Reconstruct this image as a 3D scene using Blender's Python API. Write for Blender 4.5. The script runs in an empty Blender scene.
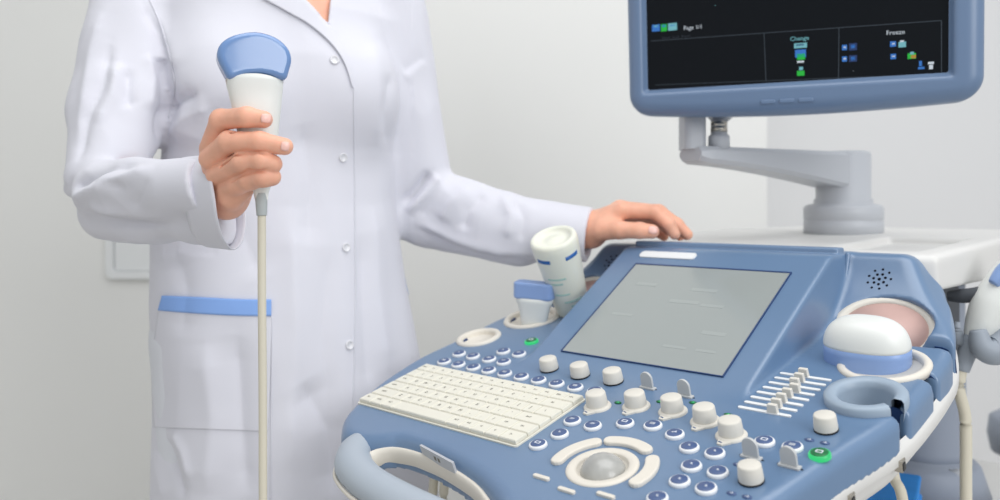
import bpy, bmesh, math, random
import numpy as np
from mathutils import Vector, Matrix, noise
from mathutils.bvhtree import BVHTree
random.seed(4); rng = np.random.default_rng(4)
sc = bpy.context.scene
COL = sc.collection
PI = math.pi
F = 838.0; HX = 500.0; HY = 206.0; EYE = 1.05

# ------------------------------------------------------------------ helpers
def P(px, py, d):
    """world point seen at pixel px,py at distance d from the lens plane"""
    return Vector(((px-HX)/F*d, d, EYE+(HY-py)/F*d))
def lin(c):
    return tuple(((v/255)/12.92 if v/255 <= .04045 else ((v/255+.055)/1.055)**2.4) for v in c)
def mat(name, rgb, rough=.45, spec=.5, bump=0, bscale=200, var=0, vscale=8, **kw):
    m = bpy.data.materials.new(name); m.use_nodes = True
    nt = m.node_tree; b = nt.nodes['Principled BSDF']
    c = lin(rgb)+(1,)
    b.inputs['Base Color'].default_value = c
    b.inputs['Roughness'].default_value = rough
    b.inputs['Specular IOR Level'].default_value = spec
    for k, v in kw.items():
        b.inputs[k.replace('_', ' ')].default_value = v
    tc = nt.nodes.new('ShaderNodeTexCoord')
    if var:
        n = nt.nodes.new('ShaderNodeTexNoise'); n.inputs['Scale'].default_value = vscale; n.inputs['Detail'].default_value = 3
        nt.links.new(tc.outputs['Object'], n.inputs['Vector'])
        r = nt.nodes.new('ShaderNodeValToRGB')
        r.color_ramp.elements[0].position = .3; r.color_ramp.elements[1].position = .7
        r.color_ramp.elements[0].color = tuple(v*(1-var) for v in c[:3])+(1,)
        r.color_ramp.elements[1].color = tuple(min(1, v*(1+var)) for v in c[:3])+(1,)
        nt.links.new(n.outputs['Fac'], r.inputs['Fac']); nt.links.new(r.outputs['Color'], b.inputs['Base Color'])
    if bump:
        n = nt.nodes.new('ShaderNodeTexNoise'); n.inputs['Scale'].default_value = bscale; n.inputs['Detail'].default_value = 2
        nt.links.new(tc.outputs['Object'], n.inputs['Vector'])
        bp = nt.nodes.new('ShaderNodeBump'); bp.inputs['Strength'].default_value = bump; bp.inputs['Distance'].default_value = .001
        nt.links.new(n.outputs['Fac'], bp.inputs['Height']); nt.links.new(bp.outputs['Normal'], b.inputs['Normal'])
    return m
def emit(name, rgb, s=1.0):
    m = mat(name, (0, 0, 0), .3)
    b = m.node_tree.nodes['Principled BSDF']
    b.inputs['Emission Color'].default_value = lin(rgb)+(1,); b.inputs['Emission Strength'].default_value = s
    return m

M_ = dict(
 wall=mat('wall_paint', (236, 236, 233), .8, .2, bump=.05, bscale=60, var=.01, vscale=2),
 wallr=mat('wall_paint_side', (236, 236, 236), .8, .2, bump=.05, bscale=60),
 floor=mat('vinyl_floor', (196, 193, 188), .45, .4, var=.05, vscale=5),
 plate=mat('white_panel_plastic', (232, 234, 234), .5, .4, bump=.03),
 blue=mat('blue_plastic', (100, 128, 161), .30, .95, bump=.04, bscale=900, var=.015, vscale=20),
 lblue=mat('monitor_blue_plastic', (100, 123, 154), .36, .7, bump=.04, bscale=900),
 hgrey=mat('handle_grey_plastic', (174, 184, 194), .4, .5, bump=.03, bscale=700),
 ringg=mat('holder_grey_blue_plastic', (156, 172, 188), .4, .5, bump=.03, bscale=700),
 cream=mat('cream_plastic', (226, 220, 208), .45, .5, bump=.03, bscale=700),
 key=mat('key_cream_plastic', (229, 226, 212), .5, .4),
 legend=mat('key_legend_print', (120, 116, 105), .6, .3),
 knob=mat('knob_plastic', (220, 216, 206), .5, .4, bump=.06, bscale=1500),
 paddle=mat('paddle_grey_plastic', (196, 198, 198), .5, .4),
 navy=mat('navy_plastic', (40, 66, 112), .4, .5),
 btn=mat('button_blue_cap', (64, 88, 134), .4, .8),
 btnrim=mat('button_white_rim', (236, 238, 240), .4, .5),
 green=emit('green_lit_button', (60, 235, 140), .75),
 greenc=mat('green_button_cap', (20, 110, 60), .35, .5),
 glyph=mat('white_print', (225, 230, 238), .5, .3),
 black=mat('black_plastic', (14, 16, 20), .4, .5),
 hole=mat('speaker_hole_black', (10, 14, 26), .7, .2),
 ball=mat('trackball_grey', (172, 172, 168), .22, .6, var=.12, vscale=60),
 screen=mat('touch_glass_grey', (156, 162, 160), .13, .6, Coat_Weight=.3, Coat_Roughness=.08),
 scrlight=mat('touch_glass_faint_print', (162, 168, 166), .15, .6),
 mscreen=mat('monitor_black_glass', (13, 17, 22), .3, .15),
 cart=mat('cart_white_plastic', (222, 221, 218), .5, .4, bump=.02, bscale=500),
 arm=mat('arm_silver_grey', (188, 191, 196), .42, .5, bump=.02, bscale=700),
 chrome=mat('chrome_metal', (190, 185, 175), .2, .5, Metallic=1.0),
 column=mat('column_grey_plastic', (150, 158, 172), .5, .4),
 dgrey=mat('dark_grey_rubber', (78, 82, 88), .6, .3),
 cable=mat('beige_cable', (214, 208, 190), .5, .4),
 relief=mat('strain_relief_grey', (176, 182, 182), .5, .4),
 pgrey=mat('probe_boot_grey', (150, 158, 168), .5, .4),
 pwhite=mat('probe_white_plastic', (228, 230, 226), .38, .5),
 pblue=mat('probe_blue_lens', (110, 144, 194), .12, .6, Coat_Weight=.4, Coat_Roughness=.05),
 pblue2=mat('probe_blue_band', (136, 164, 212), .3, .5),
 pink=mat('holder_inner_pink_beige', (206, 172, 164), .45, .5, var=.05, vscale=30),
 gel=mat('gel_bottle_plastic', (232, 233, 220), .4, .5, Subsurface_Weight=.3, Subsurface_Radius=(.02, .02, .015)),
 gelblue=mat('bottle_blue_print', (10, 88, 160), .4, .5),
 geltext=mat('bottle_teal_print', (158, 190, 184), .5, .4),
 cover=mat('bright_blue_nonwoven', (52, 142, 222), .7, .3, bump=.2, bscale=150, var=.08, vscale=25),
 coat=mat('white_coat_cloth', (219, 219, 227), .85, .15, bump=.12, bscale=900, Sheen_Weight=.15),
 stripe=mat('coat_blue_trim', (140, 176, 234), .85, .15, bump=.1, bscale=900),
 snap=mat('pearl_snap', (226, 226, 230), .25, .6),
 skin=mat('skin', (236, 177, 150), .46, .4, bump=.12, bscale=350, var=.08, vscale=45, Subsurface_Weight=.15, Subsurface_Radius=(.012, .005, .003), Subsurface_Scale=.6),
 nail=mat('fingernail', (244, 196, 184), .28, .5),
 hair=mat('brown_hair', (70, 46, 32), .5, .4, bump=.3, bscale=80),
 trousers=mat('trousers_white', (222, 224, 230), .85, .2),
 shoe=mat('shoe_white', (225, 225, 225), .5, .4),
)

def link(o, name, parent=None):
    COL.objects.link(o); o.name = name
    if parent is not None: o.parent = parent
    return o
def tag(o, label=None, cat=None, group=None, kind=None):
    if label: o['label'] = label
    if cat: o['category'] = cat
    if group: o['group'] = group
    if kind: o['kind'] = kind
    return o
def thing(name, label, cat, loc, rotz=0, group=None):
    o = bpy.data.objects.new(name, None); o.empty_display_size = .05
    link(o, name); o.location = loc; o.rotation_euler = (0, 0, rotz)
    o['mw'] = 0; del o['mw']
    return tag(o, label, cat, group)
def world_of(o):
    m = Matrix.LocRotScale(o.location, o.rotation_euler, o.scale)
    return world_of(o.parent) @ m if o.parent else m
def mk(name, verts, faces, m, parent=None, frame=None, smooth=True, mats=None, fm=None):
    """mesh from verts given in frame (Matrix to world) -> object local to parent"""
    me = bpy.data.meshes.new(name)
    V = np.asarray(verts, dtype=np.float64).reshape(-1, 3)
    T = frame if frame is not None else Matrix()
    if parent is not None: T = world_of(parent).inverted() @ T
    A = np.array(T); V = V @ A[:3, :3].T + A[:3, 3]
    me.from_pydata(V.tolist(), [], [tuple(int(i) for i in f) for f in faces])
    for mm in (mats or [m]): me.materials.append(mm)
    if fm is not None: me.polygons.foreach_set('material_index', fm)
    if smooth: me.polygons.foreach_set('use_smooth', [True]*len(me.polygons))
    me.update()
    return link(bpy.data.objects.new(name, me), name, parent)
class MB:
    """collects primitive shapes, in one frame"""
    def __init__(s): s.v = []; s.f = []; s.m = []
    def add(s, v, f, mi=0, T=None):
        n = len(s.v)
        for p in v:
            p = Vector(p)
            s.v.append(tuple(T @ p) if T else tuple(p))
        for q in f: s.f.append(tuple(i+n for i in q)); s.m.append(mi)
        return s
    def build(s, name, m, parent=None, frame=None, smooth=True):
        mats = m if isinstance(m, list) else [m]
        return mk(name, s.v, s.f, None, parent, frame, smooth, mats, s.m)
def sharp(o, ang=35):
    bm = bmesh.new(); bm.from_mesh(o.data)
    for e in bm.edges:
        if len(e.link_faces) == 2 and e.calc_face_angle(0) > math.radians(ang): e.smooth = False
    bm.to_mesh(o.data); bm.free(); return o
def bevel(o, w, seg=2, ang=35):
    md = o.modifiers.new('bevel', 'BEVEL'); md.width = w; md.segments = seg; md.limit_method = 'ANGLE'; md.angle_limit = math.radians(ang)
    return o
def box(cx, cy, cz, sx, sy, sz, taper=1.0):
    v = []
    for k, z in enumerate((-sz/2, sz/2)):
        t = taper if k else 1
        for x, y in ((-1, -1), (1, -1), (1, 1), (-1, 1)): v.append((cx+x*sx/2*t, cy+y*sy/2*t, cz+z))
    return v, [(3, 2, 1, 0), (4, 5, 6, 7), (0, 1, 5, 4), (1, 2, 6, 5), (2, 3, 7, 6), (3, 0, 4, 7)]
def lathe(prof, n=40, a0=0, a1=2*PI, sx=1, sy=1):
    full = abs(a1-a0-2*PI) < 1e-6
    cnt = n if full else n+1
    v = []; f = []
    for r, z in prof:
        for i in range(cnt):
            a = a0+(a1-a0)*i/n
            v.append((r*math.cos(a)*sx, r*math.sin(a)*sy, z))
    for k in range(len(prof)-1):
        for i in range(n):
            j = (i+1) % cnt if full else i+1
            f.append((k*cnt+i, k*cnt+j, (k+1)*cnt+j, (k+1)*cnt+i))
    if full:
        if prof[0][0] > 1e-5: f.append(tuple(range(cnt))[::-1])
        if prof[-1][0] > 1e-5: f.append(tuple((len(prof)-1)*cnt+i for i in range(cnt)))
    return v, f
def cr(pts, n=8, closed=False):
    """Catmull-Rom resample"""
    pts = [Vector(p) for p in pts]; L = len(pts); out = []
    rg = range(L if closed else L-1)
    for i in rg:
        if closed: a, b, c, d = pts[(i-1) % L], pts[i], pts[(i+1) % L], pts[(i+2) % L]
        else: a, b, c, d = pts[max(i-1, 0)], pts[i], pts[i+1], pts[min(i+2, L-1)]
        for k in range(n):
            t = k/n
            out.append(.5*((2*b)+(c-a)*t+(2*a-5*b+4*c-d)*t*t+(3*b-a-3*c+d)*t**3))
    if not closed: out.append(pts[-1])
    return out
def tube(pts, r, n=14, rn=8, flat=1.0, up=Vector((0, 0, 1))):
    """sweep; r number or list (per control point)"""
    path = cr(pts, rn)
    L = len(path); v = []; f = []
    for i, p in enumerate(path):
        t = (path[min(i+1, L-1)]-path[max(i-1, 0)]).normalized()
        s = t.cross(up)
        if s.length < .05: s = t.cross(Vector((0, 1, 0)))
        s.normalize(); w = s.cross(t)
        if isinstance(r, (list, tuple)):
            x = i/rn; k = min(int(x), len(r)-2); rr = r[k]+(r[k+1]-r[k])*(x-k)
        else: rr = r
        for j in range(n):
            a = 2*PI*j/n; v.append(p+s*math.cos(a)*rr+w*math.sin(a)*rr*flat)
    for i in range(L-1):
        for j in range(n):
            k = (j+1) % n; f.append((i*n+j, i*n+k, (i+1)*n+k, (i+1)*n+j))
    f.append(tuple(range(n))[::-1]); f.append(tuple((L-1)*n+j for j in range(n)))
    return v, f
def prism(pts2, z0, z1):
    n = len(pts2)
    v = [(p[0], p[1], z0) for p in pts2]+[(p[0], p[1], z1) for p in pts2]
    f = [tuple(range(n))[::-1], tuple(range(n, 2*n))]
    for i in range(n): j = (i+1) % n; f.append((i, j, n+j, n+i))
    return v, f
def text_geo(s, size, ext=.0002, align='CENTER'):
    cu = bpy.data.curves.new('t', 'FONT'); cu.body = s; cu.size = size; cu.extrude = ext; cu.align_x = align; cu.align_y = 'CENTER'; cu.resolution_u = 2
    o = bpy.data.objects.new('t', cu); COL.objects.link(o)
    dg = bpy.context.evaluated_depsgraph_get(); me = o.evaluated_get(dg).to_mesh()
    v = [tuple(x.co) for x in me.vertices]; f = [tuple(p.vertices) for p in me.polygons]
    o.evaluated_get(dg).to_mesh_clear(); bpy.data.objects.remove(o); bpy.data.curves.remove(cu)
    return v, f

# ------------------------------------------------------------------ distance-field surfaces
def grid(lo, hi, h):
    ax = [np.arange(lo[i], hi[i]+h, h, dtype=np.float32) for i in range(3)]
    return ax[0][:, None, None], ax[1][None, :, None], ax[2][None, None, :]
def nets(D, lo, h):
    """naive surface nets on array D (negative inside)"""
    D = D.astype(np.float32); s = D < 0
    nx, ny, nz = D.shape
    c = np.zeros((nx-1, ny-1, nz-1), np.int8)
    for i in (0, 1):
        for j in (0, 1):
            for k in (0, 1): c += s[i:nx-1+i, j:ny-1+j, k:nz-1+k]
    act = (c > 0) & (c < 8)
    idx = -np.ones(act.shape, np.int64); A = np.argwhere(act); idx[act] = np.arange(len(A))
    acc = np.zeros((len(A), 3)); cnt = np.zeros(len(A))
    corners = [(i, j, k) for i in (0, 1) for j in (0, 1) for k in (0, 1)]
    val = {o: D[A[:, 0]+o[0], A[:, 1]+o[1], A[:, 2]+o[2]] for o in corners}
    for a in corners:
        for ax in range(3):
            if a[ax] == 0:
                b = list(a); b[ax] = 1; b = tuple(b)
                va, vb = val[a], val[b]; m = (va < 0) != (vb < 0)
                t = np.where(m, va/np.where(m, va-vb, 1), 0)
                p = np.tile(np.array(a, float), (len(A), 1)); p[:, ax] += t
                acc[m] += p[m]; cnt[m] += 1
    V = (A+acc/cnt[:, None])*h+np.array(lo)
    Q = []
    for ax in range(3):
        sl0 = [slice(None)]*3; sl1 = [slice(None)]*3; sl0[ax] = slice(0, -1); sl1[ax] = slice(1, None)
        x = s[tuple(sl0)] != s[tuple(sl1)]
        E_ = np.argwhere(x); u, w = [(1, 2), (2, 0), (0, 1)][ax]
        ok = (E_[:, u] > 0) & (E_[:, w] > 0) & (E_[:, u] < act.shape[u]) & (E_[:, w] < act.shape[w]); E_ = E_[ok]
        def g(du, dw):
            e = E_.copy(); e[:, u] -= du; e[:, w] -= dw; return idx[e[:, 0], e[:, 1], e[:, 2]]
        q = np.stack([g(0, 0), g(1, 0), g(1, 1), g(0, 1)], 1)
        ins = s[E_[:, 0], E_[:, 1], E_[:, 2]]
        q[~ins] = q[~ins][:, ::-1]
        Q.append(q)
    return V, np.concatenate(Q)
def smin(a, b, k):
    h = np.clip(.5+.5*(b-a)/k, 0, 1); return b*(1-h)+a*h-k*h*(1-h)
def smax(a, b, k): return -smin(-a, -b, k)
def cone(X, Y, Z, a, b, r1, r2):
    a = np.array(a, np.float32); b = np.array(b, np.float32); d = b-a; L = float(d@d)+1e-9
    t = np.clip(((X-a[0])*d[0]+(Y-a[1])*d[1]+(Z-a[2])*d[2])/L, 0, 1)
    return np.sqrt((X-a[0]-t*d[0])**2+(Y-a[1]-t*d[1])**2+(Z-a[2]-t*d[2])**2)-(r1+(r2-r1)*t)
def ell(X, Y, Z, c, r):
    q = np.sqrt(((X-c[0])/r[0])**2+((Y-c[1])/r[1])**2+((Z-c[2])/r[2])**2); return (q-1)*min(r)
def poly2(X, Y, pts):
    """signed distance to polygon; X,Y broadcastable"""
    d = None; ins = None; n = len(pts)
    for i in range(n):
        ax, ay = pts[i][0], pts[i][1]; bx, by = pts[(i+1) % n][0], pts[(i+1) % n][1]
        ex, ey = bx-ax, by-ay; wx = X-ax; wy = Y-ay
        t = np.clip((wx*ex+wy*ey)/(ex*ex+ey*ey+1e-12), 0, 1)
        q = (wx-ex*t)**2+(wy-ey*t)**2
        d = q if d is None else np.minimum(d, q)
        c = ((ay > Y) != (by > Y)) & (X < (bx-ax)*(Y-ay)/((by-ay) if by != ay else 1e-9)+ax)
        ins = c if ins is None else ins ^ c
    d = np.sqrt(d); return np.where(ins, -d, d)
def sdf_obj(name, Df, lo, hi, h, m, parent, frame=None):
    X, Y, Z = grid(lo, hi, h); V, Q = nets(np.broadcast_to(Df(X, Y, Z), (X.shape[0], Y.shape[1], Z.shape[2])), lo, h)
    return mk(name, V, Q, m, parent, frame)

# ------------------------------------------------------------------ camera
cam = bpy.data.cameras.new('camera'); cam.sensor_width = 36; cam.lens = F*36/1000
cam.shift_y = -(250-HY)/1000; cam.dof.use_dof = True; cam.dof.focus_distance = .86; cam.dof.aperture_fstop = 4.0; cam.clip_start = .02
co = bpy.data.objects.new('camera', cam); COL.objects.link(co); co.location = (0, 0, EYE); co.rotation_euler = (PI/2, 0, 0); sc.camera = co

# ------------------------------------------------------------------ setting
def struct(name, v, f, m):
    o = mk(name, v, f, m, smooth=False); o['kind'] = 'structure'; return o
WD = 2.15; CX = (767-HX)/F*WD
struct('floor', *box(0.3, .9, -.05, 6.0, 5.0, .1), M_['floor'])
struct('wall_back', *box(CX-2.0, WD+.1, 1.4, 4.0, .2, 2.8), M_['wall'])
struct('wall_right', *box(CX+1.4, WD+.55, 1.4, 3.2, .2, 2.8), M_['wallr'])
struct('wall_left', *box(-2.3, .4, 1.4, .15, 3.8, 2.8), M_['wall'])
struct('baseboard_back', *box(CX-2.0, WD-.006, .05, 4.0, .012, .1), M_['plate'])
# recessed wall panel with a raised frame, behind the woman's elbow
wp = thing('wall_access_panel', 'white plastic access panel with raised frame, low on wall behind the bent elbow', 'panel', (P(150, 255, WD).x, WD, P(0, 255, WD).z))
def rrect(w, h, r, n=6):
    out = []
    for cx, cy, a in ((w/2-r, h/2-r, 0), (-w/2+r, h/2-r, PI/2), (-w/2+r, -h/2+r, PI), (w/2-r, -h/2+r, 1.5*PI)):
        for k in range(n+1): out.append((cx+r*math.cos(a+k/n*PI/2), cy+r*math.sin(a+k/n*PI/2)))
    return out
Rx = Matrix.Rotation(PI/2, 4, 'X')
fr = Matrix.Translation((P(150, 255, WD).x+.01, WD, P(0, 240, WD).z)) @ Rx
def ringprism(outer, inner, z0, z1):
    n = len(outer); v = [(p[0], p[1], z) for z in (z0, z1) for c in (outer, inner) for p in c]; f = []
    for i in range(n):
        j = (i+1) % n
        f += [(i, j, 2*n+j, 2*n+i), (n+j, n+i, 3*n+i, 3*n+j), (2*n+i, 2*n+j, 3*n+j, 3*n+i), (j, i, n+i, n+j)]
    return v, f
bevel(mk('frame', *ringprism(rrect(.24, .20, .02), rrect(.20, .16, .012), 0, .014), M_['plate'], wp, fr, smooth=False), .003)
bevel(mk('panel', *prism(rrect(.198, .158, .011), 0, .006), M_['plate'], wp, fr, smooth=False), .002)

# ------------------------------------------------------------------ ultrasound machine frame
YAW = .77905; TP = .2586; TT = .5661
MZ = Vector(((358.1-HX)/F, 1.0, EYE+(HY-403.6)/F))
MF = Matrix.Translation(MZ) @ Matrix.Rotation(-YAW, 4, 'Z')          # machine frame -> world
base = MF @ Vector((.265, .55, 0)); base.z = 0
mach = thing('ultrasound_machine', 'blue and white ultrasound console on a white cart, keyboard and knobs tilted to the viewer', 'ultrasound machine', base, -YAW)
tP, cP, sP = math.tan(TP), math.cos(TP), math.sin(TP)
PF = MF @ Matrix.Rotation(TP, 4, 'X')                                 # panel frame: x right, y up the slope, z normal
T0 = Vector((0, .172*cP, .172*sP))
TF = MF @ Matrix.Translation(T0) @ Matrix.Rotation(TT, 4, 'X')        # touch screen face frame
def pan(px, py, hh=0):
    """panel-plane coordinates (x, slope distance) of a pixel"""
    I = PF.inverted(); o = I @ Vector((0, 0, EYE)); d = (I.to_3x3() @ Vector(((px-HX)/F, 1, (HY-py)/F)))
    s = (hh-o.z)/d.z; q = o+d*s; return q.x, q.y

out = [(-.04, .20), (-.045, .135), (-.036, .075), (-.022, .030), (.003, -.020), (.030, -.046), (.052, -.056), (.082, -.055), (.1065, -.0435),
       (.121, -.0345), (.154, -.0330), (.197, -.0365), (.250, -.0480), (.290, -.0635), (.315, -.078), (.332, -.100), (.345, -.128),
       (.40, -.112), (.45, -.080), (.492, -.035), (.515, .020), (.529, .080), (.539, .125), (.550, .165), (.5565, .20), (.558, .25), (.557, .295), (.553, .338), (.540, .385), (.520, .43), (.485, .457),
       (.265, .465), (.04, .457), (.002, .43), (-.015, .385), (-.030, .335), (-.040, .27)]
outc = [tuple(p)[:2] for p in cr([(a, b, 0) for a, b in out], 3, True)]
# cups: centre (x,y), radius, tilt of rim, slot y
CUPS = [(.516, .2056, .034), (.504, .283, .043), (-.006, .2056, .030), (.018, .288, .040)]
UPC = [(.474, .366, .055), (.056, .366, .055)]
def panz(y): return y*tP
TUP = .62
def up_frame(c):
    s = 1 if c[0] > .265 else -1
    return Matrix.Translation((c[0], c[1], .098)) @ Matrix.Rotation(s*.12, 4, 'Z') @ Matrix.Rotation(TP+TUP, 4, 'X')
def console_sdf(X, Y, Z):
    d2 = poly2(X[:, :, 0], Y[:, :, 0], outc)[:, :, None]
    w = (Z-Y*tP)*cP
    r = .013
    a = d2+r; b = w+r
    slab = np.minimum(np.maximum(a, b), 0)+np.sqrt(np.maximum(a, 0)**2+np.maximum(b, 0)**2)-r
    # wings behind the holders, left and right
    XX = np.abs(X-.265)+.265
    face = -(Y-.405)*.87*1+(Z-.155)*.5-(XX-.45)*.06
    top = (Z-.180)+0*X
    side = (XX-.486)*.885+(Z-.18)*.465
    back = Y-.442
    wing = smax(smax(face, top, .007), side, .014); wing = smax(wing, np.maximum(back, d2+.004), .008); wing = np.maximum(wing, .38-XX)
    d = smax(smin(slab, wing, .055), d2-.0005+np.maximum(0, w)*.12, .005)
    # touch screen housing: wedge
    tn = (Z-T0.z)*math.cos(TT)-(Y-T0.y)*math.sin(TT)
    hs = np.maximum(np.abs(X-.263)-.148, .0)*1.0
    hsd = np.abs(X-.263)-.148
    hz = smax(tn, hsd+(tn)*.12, .004)
    hz = smax(hz, Z-.1785, .004); hz = np.maximum(hz, Y-.43)
    d = smin(d, hz, .006)
    # screen recess
    # lip behind the face
    lip = np.maximum(np.maximum(np.abs(X-.263)-.146, np.abs(Y-.408)-.010), Z-.186)
    d = np.minimum(d, lip)
    # cups and slots
    for cx, cy, cr_ in CUPS:
        R = np.sqrt((X-cx)**2+((Y-cy)/cP)**2)-(cr_-.004)
        d = smax(d, -R, .003)
        sg = 1 if cx > .265 else -1
        sl = np.maximum(np.abs(Y-(cy-.010))-.0075, np.maximum(-(X-cx)*sg, (-w-.050)))
        if sg > 0: d = smax(d, -sl, .003)
    for c in UPC:
        I = up_frame(c).inverted(); 
        lx = I[0][0]*X+I[0][1]*Y+I[0][2]*Z+I[0][3]; ly = I[1][0]*X+I[1][1]*Y+I[1][2]*Z+I[1][3]; lz = I[2][0]*X+I[2][1]*Y+I[2][2]*Z+I[2][3]
        R = np.maximum(np.maximum(np.sqrt(lx**2+(ly*1.28)**2)-(c[2]-.003), -(lz+.07)), lz-.035)
        d = smax(d, -R, .003)
        if c[0] > .265:
            sl = np.maximum(np.abs(Y-.338)-.0075, np.maximum(-(X-c[0]-.03), -w-.050))
            d = smax(d, -sl, .003)
    # bottom
    d = np.maximum(d, -w-.034)
    # trackball well
    t = pan(602.3, 467.4); R = np.sqrt((X-t[0])**2+((Y-t[1]*cP)/cP)**2)-.0245
    d = np.maximum(d, -np.maximum(R, -w-.02))
    return d
CPO = sdf_obj('control_panel', console_sdf, (-.06, -.15, -.075), (.60, .452, .20), .0024, M_['blue'], mach, MF)
# cream under-shell
def offset(pts, d):
    n = len(pts); o = []
    for i in range(n):
        t = Vector(pts[(i+1) % n])-Vector(pts[i-1]); t.normalize(); o.append((pts[i][0]+t.y*d, pts[i][1]-t.x*d))
    return o
und = [(-.04, .20), (-.040, .135), (-.022, .085), (.03, .090), (.10, .105), (.19, .110), (.27, .095), (.315, .040), (.335, -.04), (.36, -.105), (.41, -.107), (.45, -.080), (.492, -.035), (.515, .020), (.529, .080), (.539, .125), (.550, .165), (.5565, .20), (.558, .25), (.557, .295), (.553, .338), (.540, .385), (.520, .43), (.485, .457), (.265, .460), (.04, .457), (.002, .43), (-.015, .385), (-.030, .335), (-.040, .27)]
und = [tuple(p)[:2] for p in cr([(a, b, 0) for a, b in und], 4, True)]
v = []; f = []; n = len(und)
lv = [(-.004, -.024), (.0004, -.0295), (.0010, -.033), (.0004, -.043), (-.003, -.046), (-.006, -.049), (-.010, -.058), (-.022, -.075), (-.045, -.086)]
for d, w_ in lv:
    for x, y in offset(und, d): v.append((x, y/cP, w_))
for k in range(len(lv)-1):
    for i in range(n): jj = (i+1) % n; f.append((k*n+i, (k+1)*n+i, (k+1)*n+jj, k*n+jj))
f.append(tuple((len(lv)-1)*n+i for i in range(n))[::-1])
mk('lower_shell', v, f, M_['cart'], mach, PF)

def pobj(name, geo, m, parent=mach, frame=PF, **k): return mk(name, geo[0], geo[1], m, parent, frame, **k)
# front hoop handle
hp = [(.058, -.030), (.072, -.058), (.098, -.080), (.135, -.0935), (.175, -.1005), (.225, -.105), (.28, -.107), (.335, -.105), (.37, -.100)]
hv, hf = tube([(x, y/cP, -.014) for x, y in hp], [.012, .0185, .020, .0195, .0195, .0195, .0195, .0195, .018], 20, 8, flat=.82)
pobj('handle', (hv, hf), M_['hgrey'])
hp2 = [(x+dx, y+dy) for (x, y), (dx, dy) in zip(hp[1:], ((-.018, -.008), (-.013, -.016), (-.007, -.019), (-.003, -.0195), (0, -.0195), (0, -.0195), (0, -.0195), (0, -.018)))]
pobj('handle_trim', tube([(x, y/cP, -.020) for x, y in hp2], .0022, 8), M_['cream'])
# cream rim along the top of the handle opening
rim = [(.104, -.080), (.098, -.066), (.101, -.053), (.114, -.0425), (.135, -.0385), (.160, -.0385), (.197, -.0420), (.250, -.0535), (.286, -.0690), (.309, -.083), (.323, -.100)]
pobj('opening_rim', tube([(x, y/cP+.002, -.0205) for x, y in rim], .0042, 12, flat=2.4), M_['cream'])
# small metal plate on the opening rim
a = Vector((.160, -.0345/cP, -.0035)); b = Vector((.2195, -.0445/cP, -.0035)); ax = (b-a).normalized()
pl = Matrix.Translation((a+b)/2+Vector((0, -.002, 0))) @ Matrix.Rotation(math.atan2(ax.y, ax.x), 4, 'Z') @ Matrix.Rotation(.12, 4, 'X')
mb = MB(); mb.add(*box(0, 0, -.004, .062, .0026, .015), 0, pl)
for k in (-.0035, .0035):
    mb.add(*box(k, -.0014, -.003, .0040, .0002, .0045), 1, pl)
bevel(mb.build('name_plate', [M_['arm'], M_['legend']], mach, PF, smooth=False), .0008)

# holder cups
def cup_geo(r, depth=.06, rimw=.006, gap=None):
    prof = [(r+.001, -.004), (r+.0015, .001), (r, .0032), (r-rimw*.5, .0040), (r-rimw, .0030), (r-rimw-.001, 0), (r-rimw-.002, -depth), (.002, -depth-.001)]
    return prof
def put(frame, x, y, z=0): return frame @ Matrix.Translation((x, y, z))
for i, (cx, cy, r) in enumerate(CUPS):
    fr = put(PF, cx, cy/cP, .0)
    if i == 0:
        prof = [(r+.001, -.012), (r+.003, -.001), (r+.003, .006), (r+.001, .0085), (r-.006, .0085), (r-.009, .006), (r-.010, 0), (r-.012, -.045), (r-.013, -.045), (r+.001, -.012)]
        mk('ring_holder', *lathe(prof, 44, -.18, 2*PI-.62), M_['ringg'], mach, fr)
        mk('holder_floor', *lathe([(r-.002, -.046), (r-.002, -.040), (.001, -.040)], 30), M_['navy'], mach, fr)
    else:
        mk('probe_holder', *lathe(cup_geo(r), 44), M_['cream'], mach, fr)
        sg = 1 if cx > .265 else -1
        if sg < 0: o = mk('slot_shade_insert', *box(sg*(r-.0085), -.010, -.0235, .004, .014, .044), M_['navy'], mach, fr, smooth=False)  # navy patch stands for the dark slot mouth, which is not cut here
for cy, xo in ((.2056-.010, .5555), (.283-.010, .5572), (.338, .5525)):  # navy plates paint the deep shade onto each slot's far wall
    mk('slot_shade_insert', *prism([(xo-.020, -.029), (xo-.001, -.029), (xo-.0012, -.014), (xo-.004, -.0065), (xo-.008, -.0030), (xo-.013, -.0014), (xo-.020, -.0012)], -.0008, .0008), M_['navy'], mach, PF @ Matrix.Translation((0, (cy+.0070)/cP, 0)) @ Matrix.Rotation(PI/2, 4, 'X'), smooth=False)
for c in UPC:
    fr = MF @ up_frame(c)
    prof = cup_geo(c[2], .062, .0095)
    g = lathe(prof[:6], 48, sx=1, sy=.78); mk('probe_holder', *g, M_['cream'], mach, fr)
    mk('holder_lining', *lathe([(c[2]-.0100, .002), (c[2]-.011, -.03), (c[2]-.02, -.055), (.001, -.062)], 48, sx=1, sy=.78), M_['pink'], mach, fr)

IM = (MF.inverted() @ world_of(mach))
CPB = BVHTree.FromPolygons([IM @ v.co for v in CPO.data.vertices], [tuple(p.vertices) for p in CPO.data.polygons])
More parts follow.
